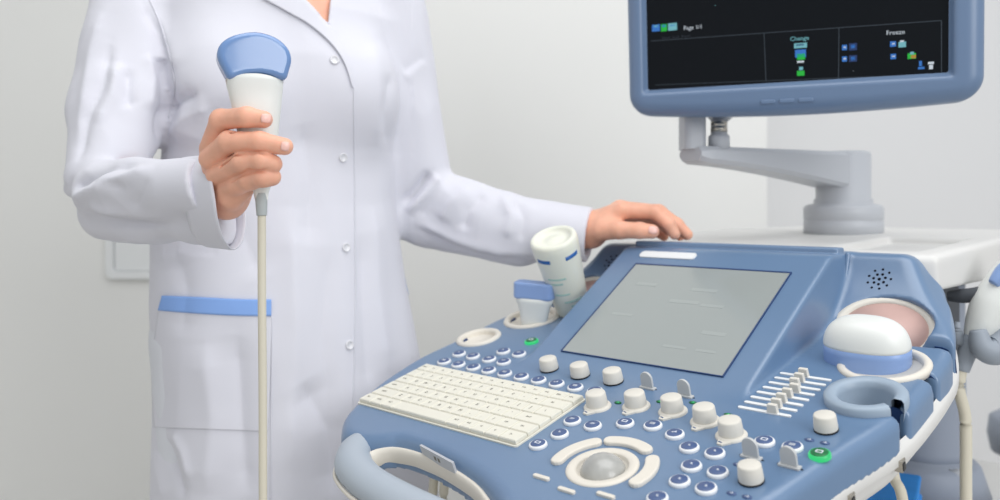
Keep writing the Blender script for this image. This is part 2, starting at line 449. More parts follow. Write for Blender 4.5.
# speaker holes on the two wings
for sg in (1, -1):
    fn = Vector((-.06*sg, -.87, .5)).normalized()
    c0 = Vector((.265+sg*(.4555-.265), .4, .1525)); 
    zx = Vector((sg*0+1, 0, 0)); ex = (zx-fn*zx.dot(fn)).normalized(); ey = fn.cross(ex)
    c0 = c0 - fn*0
    mb = MB()
    fr = Matrix(((ex.x, ey.x, fn.x, c0.x), (ex.y, ey.y, fn.y, c0.y), (ex.z, ey.z, fn.z, c0.z), (0, 0, 0, 1)))
    spots = [(0, 0, .0019)]+[(.0068*math.cos(a), .0068*math.sin(a), .0016) for a in [k*2*PI/7+.3 for k in range(7)]]
    spots += [(.0130*math.cos(a), .0130*math.sin(a), .0014) for a in [k*2*PI/9+.05 for k in range(9)]]
    for x, y, r in spots:
        o3 = fr @ Vector((x, y, .06)); hh = CPB.ray_cast(o3, -fn)
        if hh[0] is None: continue
        rr_ = Vector((0, 0, 1)).rotation_difference(hh[1]).to_matrix().to_4x4()
        mb.add(*lathe([(r, -.002), (r, .0004), (0.0001, .0005)], 12), 0, Matrix.Translation(hh[0]) @ rr_)
    mb.build('speaker_grille', M_['hole'], mach, MF)

rp = [(.4115, .176), (.4115, .235), (.4125, .290), (.4165, .345), (.4165, .372), (.4160, .392), (.4150, .405), (.4150, .4137)]
rz = [.1765*tP+.001, .235*tP+.002, .290*tP+.003, .094, .108, .1275, .152, .1795]
mk('housing_ridge', *tube([(x, y, z) for (x, y), z in zip(rp, rz)], [.0012, .0022, .0026, .003, .003, .003, .003, .003], 12), M_['blue'], mach, MF)
# touch screen: bezel line, glass, label
def tobj(name, geo, m, **k): return mk(name, geo[0], geo[1], m, mach, TF, **k)
x0, x1, y0, y1 = .1585, .3765, .0268, .2092
scr = tobj('touch_screen', prism([(x0, y0), (x1, y0), (x1, y1), (x0, y1)], -.002, .0012), M_['screen'], smooth=False)
tobj('screen_gasket', ringprism([(x0-.0016, y0-.0010), (x1+.0012, y0-.0010), (x1+.0012, y1+.0022), (x0-.0016, y1+.0022)], [(x0, y0), (x1, y0), (x1, y1), (x0, y1)], -.002, .0018), M_['navy'], smooth=False)
for (bx, by, bw, bh) in ((.20, .168, .03, .006), (.285, .165, .035, .006), (.27, .14, .04, .006), (.31, .137, .03, .005), (.20, .105, .03, .005), (.335, .09, .03, .006), (.30, .06, .03, .004), (.34, .06, .025, .004)):
    o = mk('screen_text', *box(bx, by, .0013, bw, bh, .0002), M_['scrlight'], scr, TF, smooth=False)
tobj('white_label', prism([(p[0]+.1945, p[1]+.2335) for p in rrect(.086, .0135, .005)], -.001, .0016), M_['plate'], smooth=False)

# ---- keyboard
kb = pobj('keyboard', prism([(p[0]+.1297, p[1]+.0558) for p in rrect(.262, .113, .004)], -.002, .0016), M_['key'], smooth=False)
rows = ['`1234567890-=<^', '>QWERTYUIOP[]\\', '|ASDFGHJKL;\'#+', '^ZXCVBNM,./^^', '**_____**<>v', 'EF1F2F3F4F5F6']
def key_geo(w, h, s, size=.0052):
    v = []; f = []
    hw, hh = w/2-.0006, h/2-.0006
    lv = [(hw, hh, .001), (hw, hh, .0042), (hw-.0008, hh-.0008, .0052), (hw-.0022, hh-.0020, .0049)]
    for a, b, z in lv: v += [(-a, -b, z), (a, -b, z), (a, b, z), (-a, b, z)]
    for k in range(3):
        for i in range(4): j = (i+1) % 4; f.append((k*4+i, k*4+j, k*4+4+j, k*4+4+i))
    f.append((12, 13, 14, 15)); m = [0]*len(f)
    if s:
        tv, tf = text_geo(s, size, .00008)
        n = len(v); v += [(p[0]-hw*.25, p[1]+.0005, .00505+p[2]) for p in tv]; f += [tuple(i+n for i in q) for q in tf]; m += [1]*len(tf)
    return v, f, m
rowdef = [
 [(1, '')]*0+[(1, c) for c in ['ESC', 'F1', 'F2', 'F3', 'F4', 'F5', 'F6', 'F7', 'F8', 'F9', 'F10', 'F11', 'F12', 'DEL', 'HM']],
 [(1, c) for c in '`1234567890-=']+[(2, 'BS')],
 [(1.5, 'TAB')]+[(1, c) for c in 'QWERTYUIOP[]']+[(1.5, '\\')],
 [(1.8, 'CAPS')]+[(1, c) for c in "ASDFGHJKL;'"]+[(2.2, 'ENT')],
 [(2.3, 'SHIFT')]+[(1, c) for c in 'ZXCVBNM,./']+[(1.2, 'UP'), (1.5, 'SH')],
 [(1.2, 'FN'), (1.2, 'CTRL'), (1.2, 'ALT'), (5.4, ''), (1.2, 'ALT'), (1.0, 'INS'), (1.2, '<'), (1.2, 'v'), (1.4, '>')]]
rh = .1095/6
for ri, row in enumerate(rowdef):
    tot = sum(w for w, _ in row); x = .0010; y = .1110-(ri+.5)*rh
    for w, s in row:
        ww = w/tot*.2580; v, f, m = key_geo(ww, rh, s, .0058 if len(s) == 1 else .0036)
        o = mk('key', [(a+x+ww/2, b+y, c+.001) for a, b, c in v], f, None, kb, PF, smooth=False, mats=[M_['key'], M_['legend']], fm=m)
        x += ww

# ---- push buttons
def glyph(kind):
    g = MB()
    z = .0044
    if kind == 0: g.add(*box(0, .0012, z, .0050, .0008, .0003)); g.add(*box(-.0008, -.0008, z, .0034, .0008, .0003)); g.add(*box(.0014, .0004, z, .0008, .0022, .0003))
    elif kind == 1:
        for a, b in ((-.0022, 0), (.0022, 0)): g.add(*box(a, b, z, .0008, .0032, .0003))
        for a in (-.0014, 0, .0014): g.add(*box(0, a, z, .0044, .0006, .0003))
    elif kind == 2: g.add(*box(0, 0, z, .0046, .0008, .0003)); g.add(*box(.0010, .0010, z, .0008, .0026, .0003)); g.add(*box(-.0016, -.0012, z, .0020, .0007, .0003))
    elif kind == 3: g.add(*box(0, .0008, z, .0016, .0010, .0003)); g.add(*box(.0006, -.0006, z, .0022, .0008, .0003))
    elif kind == 4: g.add(*ringprism(rrect(.0062, .0044, .0008, 2), rrect(.0044, .0026, .0006, 2), z-.0002, z+.0002))
    return g
def button_mesh(kind, rimmat, capmat, s=1.0):
    mb = MB()
    mb.add(*lathe([(.0092*s, -.001), (.0092*s, .0020), (.0086*s, .0032), (.0075*s, .0036), (.0073*s, .0034)], 26), 0)
    mb.add(*lathe([(.0074*s, .0030), (.0073*s, .0038), (.0068*s, .0041), (.0001, .0042)], 26), 1)
    g = glyph(kind); mb.add(g.v, g.f, 2)
    o = mb.build('push_button', [rimmat, capmat, M_['glyph']], None); me = o.data; bpy.data.objects.remove(o); return me
BM = [button_mesh(k, M_['btnrim'], M_['btn']) for k in range(5)]
BGrn = button_mesh(4, M_['green'], M_['greenc'])
def place(me, name, x, y, rz=0, z=0, label=None, parent=mach, tilt=0):
    o = bpy.data.objects.new(name, me); link(o, name, parent)
    loc = world_of(parent).inverted() @ PF @ Matrix.Translation((x, y, z)) @ Matrix.Rotation(rz, 4, 'Z') @ Matrix.Rotation(tilt, 4, 'X')
    o.matrix_local = loc
    if label: o['label'] = label
    return o
btns = [(.0125+i*.0273, .1305, 0) for i in range(10)]
btns += [(x, .1575, 1) for x in (.0127, .0391, .0687, .0945)]+[(x, .1841, 2) for x in (.0686, .0965)]
btns += [(.279, .0118, 4), (.2851, .0376, 3), (.2791, .0651, 0), (.3056, .0647, 0), (.3326, .082, 4), (.3607, .0886, 1), (.3894, .082, 2), (.4145, .0662, 3), (.4401, .0665, 3),
         (.4329, .0393, 3), (.458, .0397, 3), (.4367, .0138, 3), (.4619, .0137, 3), (.4694, .1019, 4), (.4947, .1028, 1), (.4341, -.0161, 3)]
for i, (x, y, k) in enumerate(btns):
    kk = (k if i > 15 else (i*3+1) % 4 if i < 16 else k)
    place(BM[kk], 'push_button', x, y, random.uniform(-.03, .03))
place(BGrn, 'push_button', .0821, .2242, 0, label='green-lit power button'); place(BGrn, 'push_button', .5196, .1006, 0, label='green-lit freeze button')
# small printed or lit ovals
ov = MB(); ov.add(*lathe([(.0042, 0), (.0042, .0008), (.0001, .0009)], 20, sx=1, sy=.62), 0); ov.add(*box(0, 0, .0010, .0030, .0008, .0002), 1); ov.add(*box(.0004, .0004, .0010, .0008, .0022, .0002), 1)
oo = ov.build('indicator_mark', [M_['btn'], M_['glyph']]); OVM = oo.data; bpy.data.objects.remove(oo)
og = MB(); og.add(ov.v[:60], [f for f in ov.f if max(f) < 60], 0)
gm = ov.build('indicator_mark', [M_['greenc'], M_['green']]); OVG = gm.data; bpy.data.objects.remove(gm)
for x, y in ((.5012, .122), (.515, .1221), (.4658, .0595), (.4824, .0178), (.4956, .0185)): place(OVM, 'indicator_mark', x, y)
for px, py in ((618, 403), (660, 402), (693, 403), (728, 415)): place(OVG, 'indicator_mark', *pan(px, py), label='green-lit mark beside a knob')
sl = MB(); sl.add(*prism([(p[0], p[1]) for p in rrect(.018, .006, .0029)], 0, .001), 0); sl.add(*box(0, 0, .0011, .011, .0015, .0002), 1)
o = sl.build('indicator_slot', [M_['navy'], M_['glyph']], mach); o.matrix_local = world_of(mach).inverted() @ PF @ Matrix.Translation((.5051, .0603, 0))

# ---- rotary knobs
def knob_mesh(r, h, base):
    mb = MB()
    if base:
        mb.add(*lathe([(r*1.28, -.001), (r*1.28, .0012), (r*1.18, .0026), (r*.9, .003)], 32), 0)
        mb.add(*prism([(-.3*r, -1.0*r), (.3*r, -1.75*r), (.75*r, -1.65*r), (1.0*r, -.9*r)], 0, .0018), 0)
        mb.add(*box(.35*r, -1.45*r, .0020, .004, .0012, .0003), 2)
    else: mb.add(*lathe([(r*1.02, -.001), (r*1.02, .0016), (r*.8, .0016)], 32), 1)
    mb.add(*lathe([(r*.98, .0014), (r*1.0, .004), (r*.93, h-.0016), (r*.88, h-.0004), (r*.80, h), (.0001, h+.0002)], 40), 0)
    o = mb.build('rotary_knob', [M_['knob'], M_['black'], M_['btn']], None); sharp(o, 50); me = o.data; bpy.data.objects.remove(o); return me
KA = knob_mesh(.0112, .0150, False); KB = knob_mesh(.0114, .0168, True); KC = knob_mesh(.0104, .0155, False)
for px, py in ((549.6, 372.5), (580.5, 379), (613.6, 385)):
    place(KA, 'rotary_knob', *pan(px, py-3), 0)
for px, py in ((597.6, 411), (636.3, 411), (673.0, 416), (705.5, 426), (731.5, 440)):
    place(KB, 'rotary_knob', *pan(px, py-4), -.35)
place(KC, 'rotary_knob', *pan(751.4, 481), 0); place(KC, 'rotary_knob', *pan(826.2, 430), 0)
# ---- paddle switches
def paddle_mesh():
    mb = MB(); n = 12; w = .0074; h = .0190
    prof = [(-w, 0)]+[(-w*math.cos(k/n*PI), h-w+w*math.sin(k/n*PI)) for k in range(n+1)]+[(w, 0)]
    v = [(x, y, z) for y in (-.0014, .0014) for x, z in prof]; m = len(prof)
    f = [tuple(range(m)), tuple(range(m, 2*m))[::-1]]+[((i+1) % m, i, m+i, m+(i+1) % m) for i in range(m)]
    mb.add(v, f, 0); mb.add(*box(0, 0, .0010, .0190, .0060, .0022), 0); mb.add(*box(0, .0004, .0001, .0235, .0014, .0010), 1)
    o = mb.build('paddle_switch', [M_['paddle'], M_['black']], None, smooth=False); me = o.data; bpy.data.objects.remove(o); return me
PM = paddle_mesh()
for px, py in ((648, 388.5), (685, 396.5), (751.5, 458.0), (789.8, 467.0)):
    o = place(PM, 'paddle_switch', *pan(px, py), -.05); bevel(o, .0005)
# ---- slider bank: eight tracks with thumbs
A0, A1 = Vector((.4150, .1560, 0)), Vector((.4180, .2405, 0)); B0, B1 = Vector((.4690, .1575, 0)), Vector((.4720, .2415, 0))
th = [.66, .62, .60, .60, .63, .52, .50, .47]
tb_ = MB(); tb_.add(*box(0, 0, .0040, .0105, .0052, .0090, .86)); o = tb_.build('slider_thumb', M_['knob'], smooth=False); THM = o.data; bpy.data.objects.remove(o)
for k in range(8):
    t = k/7; a = A0.lerp(A1, t); b = B0.lerp(B1, t); L = (b-a).length
    tr = mk('slider_track', *prism([(p[0]+(a.x+b.x)/2, p[1]+a.y) for p in rrect(L, .0042, .0020, 3)], 0, .0012), M_['plate'], mach, PF, smooth=False)
    c = a.lerp(b, th[k]); o = place(THM, 'slider_thumb', c.x, c.y, 0, .001); bevel(o, .0007)
# ---- trackball group
tc = pan(602.3, 467.4)
mk('trackball_ring', *lathe([(.0335, -.002), (.0335, .0004), (.0325, .0015), (.0300, .0019), (.0250, .0017), (.0236, .0006), (.0232, -.012)], 56), M_['cream'], mach, put(PF, *tc))
mk('trackball', *lathe([(.0225*math.sin(a), .0225*math.cos(a)-.0105) for a in [PI*.98-k*PI*.98/24 for k in range(25)]], 48), M_['ball'], mach, put(PF, *tc))
def arc_btn(a0, a1, r0=.0385, r1=.0515):
    n = 18; pts = []; rm = (r0+r1)/2; hw = (r1-r0)/2
    for k in range(n+1): a = a0+(a1-a0)*k/n; pts.append((r1*math.cos(a), r1*math.sin(a)))
    for k in range(1, 6): b = k/6*PI; pts.append(((rm+hw*math.cos(b))*math.cos(a1)-hw*math.sin(b)*math.sin(a1), (rm+hw*math.cos(b))*math.sin(a1)+hw*math.sin(b)*math.cos(a1)))
    for k in range(n+1): a = a1+(a0-a1)*k/n; pts.append((r0*math.cos(a), r0*math.sin(a)))
    for k in range(1, 6): b = PI+k/6*PI; pts.append(((rm+hw*math.cos(b))*math.cos(a0)-hw*math.sin(b)*math.sin(a0), (rm+hw*math.cos(b))*math.sin(a0)+hw*math.sin(b)*math.cos(a0)))
    return pts
for ends in (((549, 461), (595, 442)), ((612, 438.5), (653, 449)), ((660, 461), (638, 485))):
    an = []
    for px, py in ends:
        q = pan(px, py); an.append(math.atan2(q[1]-tc[1], q[0]-tc[0]))
    a0, a1 = an
    if a0 > a1: a0, a1 = a1, a0
    if a1-a0 > PI: a0, a1 = a1, a0+2*PI
    bevel(pobj('arc_button', prism([(x+tc[0], y+tc[1]) for x, y in arc_btn(a0, a1)], -.001, .004), M_['cream'], smooth=False), .0016, 3)
for px, py in ((541.6, 478.4), (566.7, 491.5), (606, 496.5)):
    q = pan(px, py); bevel(pobj('bar_button', prism([(p[0]+q[0], p[1]+q[1]) for p in rrect(.0185, .0045, .0018, 3)], -.001, .0025), M_['cream'], smooth=False), .0007)
# latches on the lower shell
for x, y in ((.5345, .110), (.5520, .178)):
    mb = MB(); mb.add(*box(x, y/cP, -.043, .0075, .009, .011), 0); mb.add(*box(x+.0040, y/cP-.0005, -.044, .0008, .006, .007), 1)
    bevel(mb.build('shell_clip', [M_['chrome'], M_['black']], mach, PF, smooth=False), .0008)

# ---- cart top slab with shallow tray
def cart_sdf(X, Y, Z):
    top = .176+(np.clip(Y-.385, 0, .4))*.045
    o2 = poly2(X[:, :, 0], Y[:, :, 0], [(.06, .445), (.14, .440), (.40, .440), (.470, .436), (.503, .452), (.503, .9), (.47, 1.10), (.06, 1.10), (.027, .9), (.027, .45)])[:, :, None]
    a = o2+.008; b = Z-top+.008
    d = np.minimum(np.maximum(a, b), 0)+np.sqrt(np.maximum(a, 0)**2+np.maximum(b, 0)**2)-.008
    tray = np.maximum(np.maximum(np.abs(X-.41)-.055, np.abs(Y-.60)-.11), -(Z-top+.012))
    d = smax(d, -tray, .006)
    return np.maximum(d, .137-Z)
sdf_obj('cart_top', cart_sdf, (-.01, .39, .12), (.54, 1.13, .215), .004, M_['cart'], mach, MF)
bevel(mk('console_bracket', *box(.265, .62, .055, .34, .34, .15), M_['dgrey'], mach, MF, smooth=False), .02, 3)
# column, flange, deck, lower body, wheels
cc = MF.inverted() @ Vector(((925-HX)/F*1.35, 1.35, 0)); zf = P(0, 458, 1.35).z-MZ.z
cfr = MF @ Matrix.Translation((cc.x, cc.y, 0))
mk('column', *lathe([(.060, zf), (.060, zf+.02), (.057, .02), (.057, .16)], 40), M_['column'], mach, cfr)
mk('column_flange', *lathe([(.094, zf-.05), (.080, zf-.006), (.075, zf), (.066, zf+.001), (.064, zf+.008), (.05, zf+.008)], 56), M_['column'], mach, cfr)
bx = cfr @ Vector((.07, -.01, 0)); 
mk('flange_cap', *lathe([(.012, zf-.01), (.012, zf+.003), (.009, zf+.003), (.008, zf-.001), (.005, zf-.001), (.004, zf+.003), (.0005, zf+.003)], 24), M_['arm'], mach, cfr @ Matrix.Translation((.058, -.036, 0)))
mb = MB(); mb.add(*prism([(p[0]+.42, p[1]+.62) for p in rrect(.75, .95, .08)], zf-.11, zf-.05), 0)
bevel(mb.build('cart_deck', M_['cart'], mach, MF, smooth=False), .012, 3)
zb = -MZ.z
mb = MB(); mb.add(*box(.42, .66, (zf-.11+zb+.12)/2, .46, .60, (zf-.11)-(zb+.12), .9), 0)
bevel(mb.build('cart_body', M_['cart'], mach, MF, smooth=False), .03, 3)
for sx in (.18, .66):
    for sy in (.34, .96):
        w_ = mk('caster', *[(lambda g: ([(p[2], p[0], p[1]+zb+.055) for p in g[0]], g[1]))(lathe([(.03, -.016), (.053, -.014), (.055, 0), (.053, .014), (.03, .016)], 28))][0], M_['dgrey'], mach, MF @ Matrix.Translation((sx, sy, 0)))
        mk('caster_fork', *box(sx, sy, zb+.105, .05, .05, .04), M_['arm'], mach, MF, smooth=False)

# ---- monitor arm (part of the machine), built where it stands
def wobj(name, geo, m, parent=mach, **k): return mk(name, geo[0], geo[1], m, parent, None, **k)
BX = P(843, 206, 1.357); 
zt = P(0, 152, 1.357).z; z_b = P(0, 233, 1.357).z-.004
r1 = 26*1.357/F; r2 = 37.5*1.357/F
zc = lambda py: P(0, py, 1.357).z
wobj('arm_base', (lambda g: ([(p[0]+BX.x, p[1]+BX.y, p[2]) for p in g[0]], g[1]))(lathe([(r2, z_b), (r2, zc(221)), (r2-.0015, zc(220)), (r2, zc(219)), (r2, zc(208)), (r2-.004, zc(205)), (r1+.003, zc(203.5)), (r1+.003, zc(200)), (r1, zc(198)), (r1, zc(155)), (r1-.003, zt), (.0005, zt+.001)], 56)), M_['arm'])
e0 = P(697, 206, 1.235); dirv = Vector((BX.x-e0.x, BX.y-e0.y, 0)); Ln = dirv.length; dirv.normalize(); nrm = Vector((-dirv.y, dirv.x, 0))
# arm body: side profile extruded with rounded plan
def arm_pts():
    secs = []
    for t in np.linspace(0, 1, 24):
        top = P(0, 147, 1.235).z*(1-t)+(zt-.002)*t
        b0 = P(0, 163.5, 1.235).z; b1 = P(0, 190, 1.357).z
        bot = b0+(b1-b0)*(t**1.5); hw = .030+.005*t
        if t < .001: bot += .004; hw *= .86; top -= .002
        secs.append((t, top, bot, hw))
    v = []; f = []
    for t, top, bot, hw in secs:
        c = e0+dirv*(t*(Ln-.010))-dirv*(.012*(1-t)); r = .006
        ring = [(-hw+r, bot), (hw-r, bot), (hw, bot+r), (hw, top-r), (hw-r, top), (-hw+r, top), (-hw, top-r), (-hw, bot+r)]
        for a, z in ring: v.append((c.x+nrm.x*a, c.y+nrm.y*a, z))
    n = 8
    for i in range(len(secs)-1):
        for j in range(n): k = (j+1) % n; f.append((i*n+j, i*n+k, (i+1)*n+k, (i+1)*n+j))
    f.append(tuple(range(n))[::-1]); f.append(tuple((len(secs)-1)*n+j for j in range(n)))
    return v, f
sharp(wobj('monitor_arm', arm_pts(), M_['arm']), 40)
zA = lambda py: P(0, py, 1.235).z
pc = P(719, 206, 1.235)
q0 = P(694, 0, 1.235)
wobj('arm_post', (lambda g: ([(q0.x+p[0]*1.0, q0.y+.012+p[1], zA(141)+p[2]) for p in g[0]], g[1]))(prism(rrect(.032, .055, .010), -.012, zA(112)-zA(141))), M_['arm'], smooth=False)
wobj('pivot_neck', (lambda g: ([(p[0]+pc.x, p[1]+pc.y, p[2]) for p in g[0]], g[1]))(lathe([(.0155, zA(149)), (.0155, zA(137)), (.014, zA(135)), (.012, zA(134.5)), (.0118, zA(118))], 32)), M_['arm'])
wobj('pivot_pin', (lambda g: ([(p[0]+pc.x, p[1]+pc.y, p[2]) for p in g[0]], g[1]))(lathe([(.0122, zA(132)), (.0122, zA(127)), (.0112, zA(126.5)), (.0122, zA(126)), (.0122, zA(122))], 32)), M_['chrome'])
# second link running up behind the screen
s2a = P(716, 112, 1.25); s2b = P(806, 45, 1.30)
wobj('upper_link', tube([s2a, (s2a+s2b)/2+Vector((0, .02, 0)), s2b], .022, 16), M_['arm'])

# ------------------------------------------------------------------ monitor
um = Vector((.907, -.421, 0)); M0 = Vector((.41, 1.12, 0)); TM = .075
mc = M0+um*(-.0187); 
zscr = P(0, 82, 1.13).z
mon = thing('monitor', 'flat screen monitor in a blue-grey casing with dark display, hanging over the cart', 'monitor', (mc.x, mc.y, P(0, 118, 1.13).z), math.atan2(um.y, um.x))
nm = Vector((-.421, -.907, 0))
# monitor frame: x right along screen, y up, z to viewer; origin at screen bottom middle
xm = um; zm = (nm*math.cos(TM)+Vector((0, 0, -math.sin(TM)))).normalized(); ym = zm.cross(xm)
o_ = M0+um*(-.024); o_.z = P(0, 81.5, o_.y).z
NF = Matrix(((xm.x, ym.x, zm.x, o_.x), (xm.y, ym.y, zm.y, o_.y), (xm.z, ym.z, zm.z, o_.z), (0, 0, 0, 1)))
SW, SH = .381, .305
def mon_sdf(X, Y, Z):
    w = .2255; top = SH+.030
    yb = -.045+.9*(np.abs(X-.005)**2)*0+.18*(X-.005)**2
    cx = np.abs(X-.005)-w+.03; ly = np.maximum(yb-Y, Y-top)+.03
    d2 = np.minimum(np.maximum(cx, ly), 0)+np.sqrt(np.maximum(cx, 0)**2+np.maximum(ly, 0)**2)-.03
    r = .020
    a = d2+r; b = np.abs(Z+.022)-.034+r*.9
    d = np.minimum(np.maximum(a, b), 0)+np.sqrt(np.maximum(a, 0)**2+np.maximum(b, 0)**2)-r
    back = ell(X, Y, Z, (0, SH*.5, -.05), (.17, .13, .045)); d = smin(d, back, .02)
    rec = np.maximum(np.maximum(np.abs(X)-SW/2-.004-.0*Z, np.maximum(-.004-Y, Y-SH-.004)), -(Z-.004))
    rec = np.maximum(np.maximum(np.abs(X)-SW/2-(Z-.002)*.6, np.maximum(-Y-(Z-.002)*.6, Y-SH-(Z-.002)*.6)), -(Z-.002))
    return smax(d, -rec, .0015)
sdf_obj('casing', mon_sdf, (-.24, -.065, -.11), (.25, .36, .03), .0027, M_['lblue'], mon, NF)
scn = mk('screen', *prism([(-SW/2-.002, -.002), (SW/2+.002, -.002), (SW/2+.002, SH+.002), (-SW/2-.002, SH+.002)], -.004, .0035), M_['mscreen'], mon, NF, smooth=False)
for k in (-.012, .012, .036):
    bevel(mk('control_button', *prism([(p[0]+k-.012, p[1]-.0265) for p in rrect(.019, .0055, .0025, 4)], .012, .0162), M_['lblue'], mon, NF, smooth=False), .001)
EW = emit('screen_white_glow', (215, 225, 235), .8); EL = emit('screen_line_glow', (52, 62, 72), .8); EB = emit('screen_blue_glow', (50, 120, 205), .8); EG = emit('screen_green_glow', (30, 190, 60), .8); ET = emit('screen_teal_glow', (120, 190, 200), .8); ES = emit('screen_dim_blue_glow', (26, 50, 96), 1.0)
def spx(px, py):
    I = NF.inverted(); o = I @ Vector((0, 0, EYE)); d = I.to_3x3() @ Vector(((px-HX)/F, 1, (HY-py)/F)); s = (.0037-o.z)/d.z; q = o+d*s; return q.x, q.y
def sq(px0, py0, px1, py1, z=.0037):
    a = spx(px0, py0); b = spx(px1, py1)
    x0, x1 = sorted((a[0], b[0])); y0, y1 = sorted((a[1], b[1]))
    return [(x0, y0, z), (x1, y0, z), (x1, y1, z), (x0, y1, z)], [(0, 1, 2, 3)]
def sline(p, q, w, mb, mi):
    a = Vector(spx(*p)+(0,)); b = Vector(spx(*q)+(0,)); t = (b-a).normalized(); n = Vector((-t.y, t.x, 0))*w
    mb.add([tuple((a-n))[:2]+(.0037,), tuple((b-n))[:2]+(.0037,), tuple((b+n))[:2]+(.0037,), tuple((a+n))[:2]+(.0037,)], [(0, 1, 2, 3)], mi)
mb = MB()
sline((651, 41), (941.5, 20.5), .0005, mb, 0); sline((764, 33), (766, 81.5), .0005, mb, 0); sline((839, 28), (838.5, 78), .0005, mb, 0); sline((941.5, 20.5), (941.5, 74), .0005, mb, 0); sline((655, 85), (941, 74), .0004, mb, 0)
mb.build('display_grid', EL, scn, NF, smooth=False)
def stext(s, px, py, size, m):
    x, y = spx(px, py); v, f = text_geo(s, size, .00005)
    mk('display_text', [(a+x, b+y, c+.0038) for a, b, c in v], f, m, scn, NF, smooth=False)
stext('Page 1/1', 693, 27.5, .0078, EW); stext('Change', 799.5, 38.5, .0080, ET); stext('Freeze', 895.5, 32.5, .0080, EW)
def icon(parts):
    mb = MB(); mats = []
    for (a, b, c, d, m) in parts:
        if m not in mats: mats.append(m)
        mb.add(*sq(a, b, c, d), mats.index(m))
    mb.build('display_icon', mats, scn, NF, smooth=False)
icon([(652, 25, 660, 31, EB), (654, 25.5, 658, 27, ET)]); icon([(661, 24.5, 667, 31, EG), (662, 25, 666, 27, EB)]); icon([(668, 23.5, 677, 30, ET), (670, 25, 675, 26, EB)])
icon([(794, 43.5, 807, 47.5, ET), (796, 44.5, 804, 45.5, ES)]); icon([(795, 50, 806, 57, EB), (797, 54, 805, 59.5, EG), (797, 61, 804, 62.5, EW)]); icon([(799, 67, 803, 70, ET), (797, 71, 804.5, 75.5, EG)])
icon([(842, 45, 847, 50, EB), (843.5, 46.5, 846, 48, EW)]); icon([(849, 43.5, 857, 50, ES), (851, 45, 855, 48, EB)]); icon([(842, 56.5, 847, 61.5, EB), (843.5, 58, 846, 59.5, EW)]); icon([(849, 55.5, 857, 61.5, ES), (851, 57, 855, 60, EB)])
icon([(890, 41.5, 896, 46.5, EB), (892, 43, 895, 44.5, EW)]); icon([(898.5, 42, 906, 47, ET), (900, 40.5, 904, 42, EW)]); icon([(890.5, 54, 896, 59, EB), (892, 55.5, 895, 57, EW)]); icon([(907.5, 53.5, 916, 58.5, EG), (910, 52, 914, 54.5, ET), (911, 55, 916, 58, emit('screen_orange_glow', (210, 120, 60), .8))])
icon([(919, 61, 922, 66, EB), (918, 67, 924.5, 69, EB)]); icon([(928, 62, 934, 64, EW), (929, 65, 933, 69, EW)])
stext('.', 853, 70, .006, EW); stext('.', 715, 4, .008, ET)
stext('Name  Study  Preset', 676, 37, .0048, emit('screen_faint_glow', (34, 44, 56), .9))

# ------------------------------------------------------------------ transducers and bottle
# large dome-headed probe parked in the right holder
pc_ = P(866.5, 345.5, .868)
v3 = thing('volume_probe', 'dome-headed probe, white with a pale blue band, parked in the right-hand holder by the speaker', 'ultrasound probe', (pc_.x, pc_.y, pc_.z-.05))
pf = Matrix.Translation(pc_) @ Matrix.Rotation(-.74, 4, 'Z') @ Matrix.Rotation(.02, 4, 'Y') @ Matrix.Rotation(.16, 4, 'X')
def super_lathe(prof, n, ax, ay, e=2.4):
    v = []; f = []
    for r, z in prof:
        for i in range(n):
            a = 2*PI*i/n; c, s = math.cos(a), math.sin(a)
            k = (abs(c)**e+abs(s)**e)**(-1/e); v.append((ax*r*c*k, ay*r*s*k, z))
    for k in range(len(prof)-1):
        for i in range(n): j = (i+1) % n; f.append((k*n+i, k*n+j, (k+1)*n+j, (k+1)*n+i))
    f.append(tuple(range(n))[::-1]); f.append(tuple((len(prof)-1)*n+i for i in range(n)))
    return v, f
dome = [(math.cos(a)**.62, .0+.0305*math.sin(a)) for a in np.linspace(0, PI/2*.985, 16)]
mk('dome', *super_lathe(dome, 56, .0425, .0300), M_['pwhite'], v3, pf)
mk('blue_band', *super_lathe([(.95, -.0345), (.985, -.026), (1.0, -.015), (1.004, -.006), (1.003, .0002), (.99, .0004)], 56, .0425, .0300), M_['pblue2'], v3, pf)
mk('probe_body', *super_lathe([(.45, -.085), (.60, -.070), (.80, -.062), (.96, -.054), (.975, -.044), (.94, -.0340)], 56, .0425, .0300), M_['cream'], v3, pf)
# linear probe in the left cup
lc = P(534.5, 306, 1.165)
lp = thing('linear_probe', 'small flat-headed probe with blue tip standing in the left cup', 'ultrasound probe', (lc.x, lc.y, lc.z-.04))
lf = Matrix.Translation(lc) @ Matrix.Rotation(-.38, 4, 'Z') @ Matrix.Rotation(.05, 4, 'Y') @ Matrix.Rotation(.10, 4, 'X')
mb = MB(); mb.add(*prism([(p[0], p[1]) for p in rrect(.057, .026, .007)], .011, .034))
bevel(mb.build('lens', M_['pblue2'], lp, lf, smooth=False), .003, 3)
mk('probe_body', *super_lathe([(.62, -.055), (.66, -.030), (.74, -.010), (.86, .002), (.96, .007), (.95, .012)], 40, .0275, .0135, 3), M_['pwhite'], lp, lf)
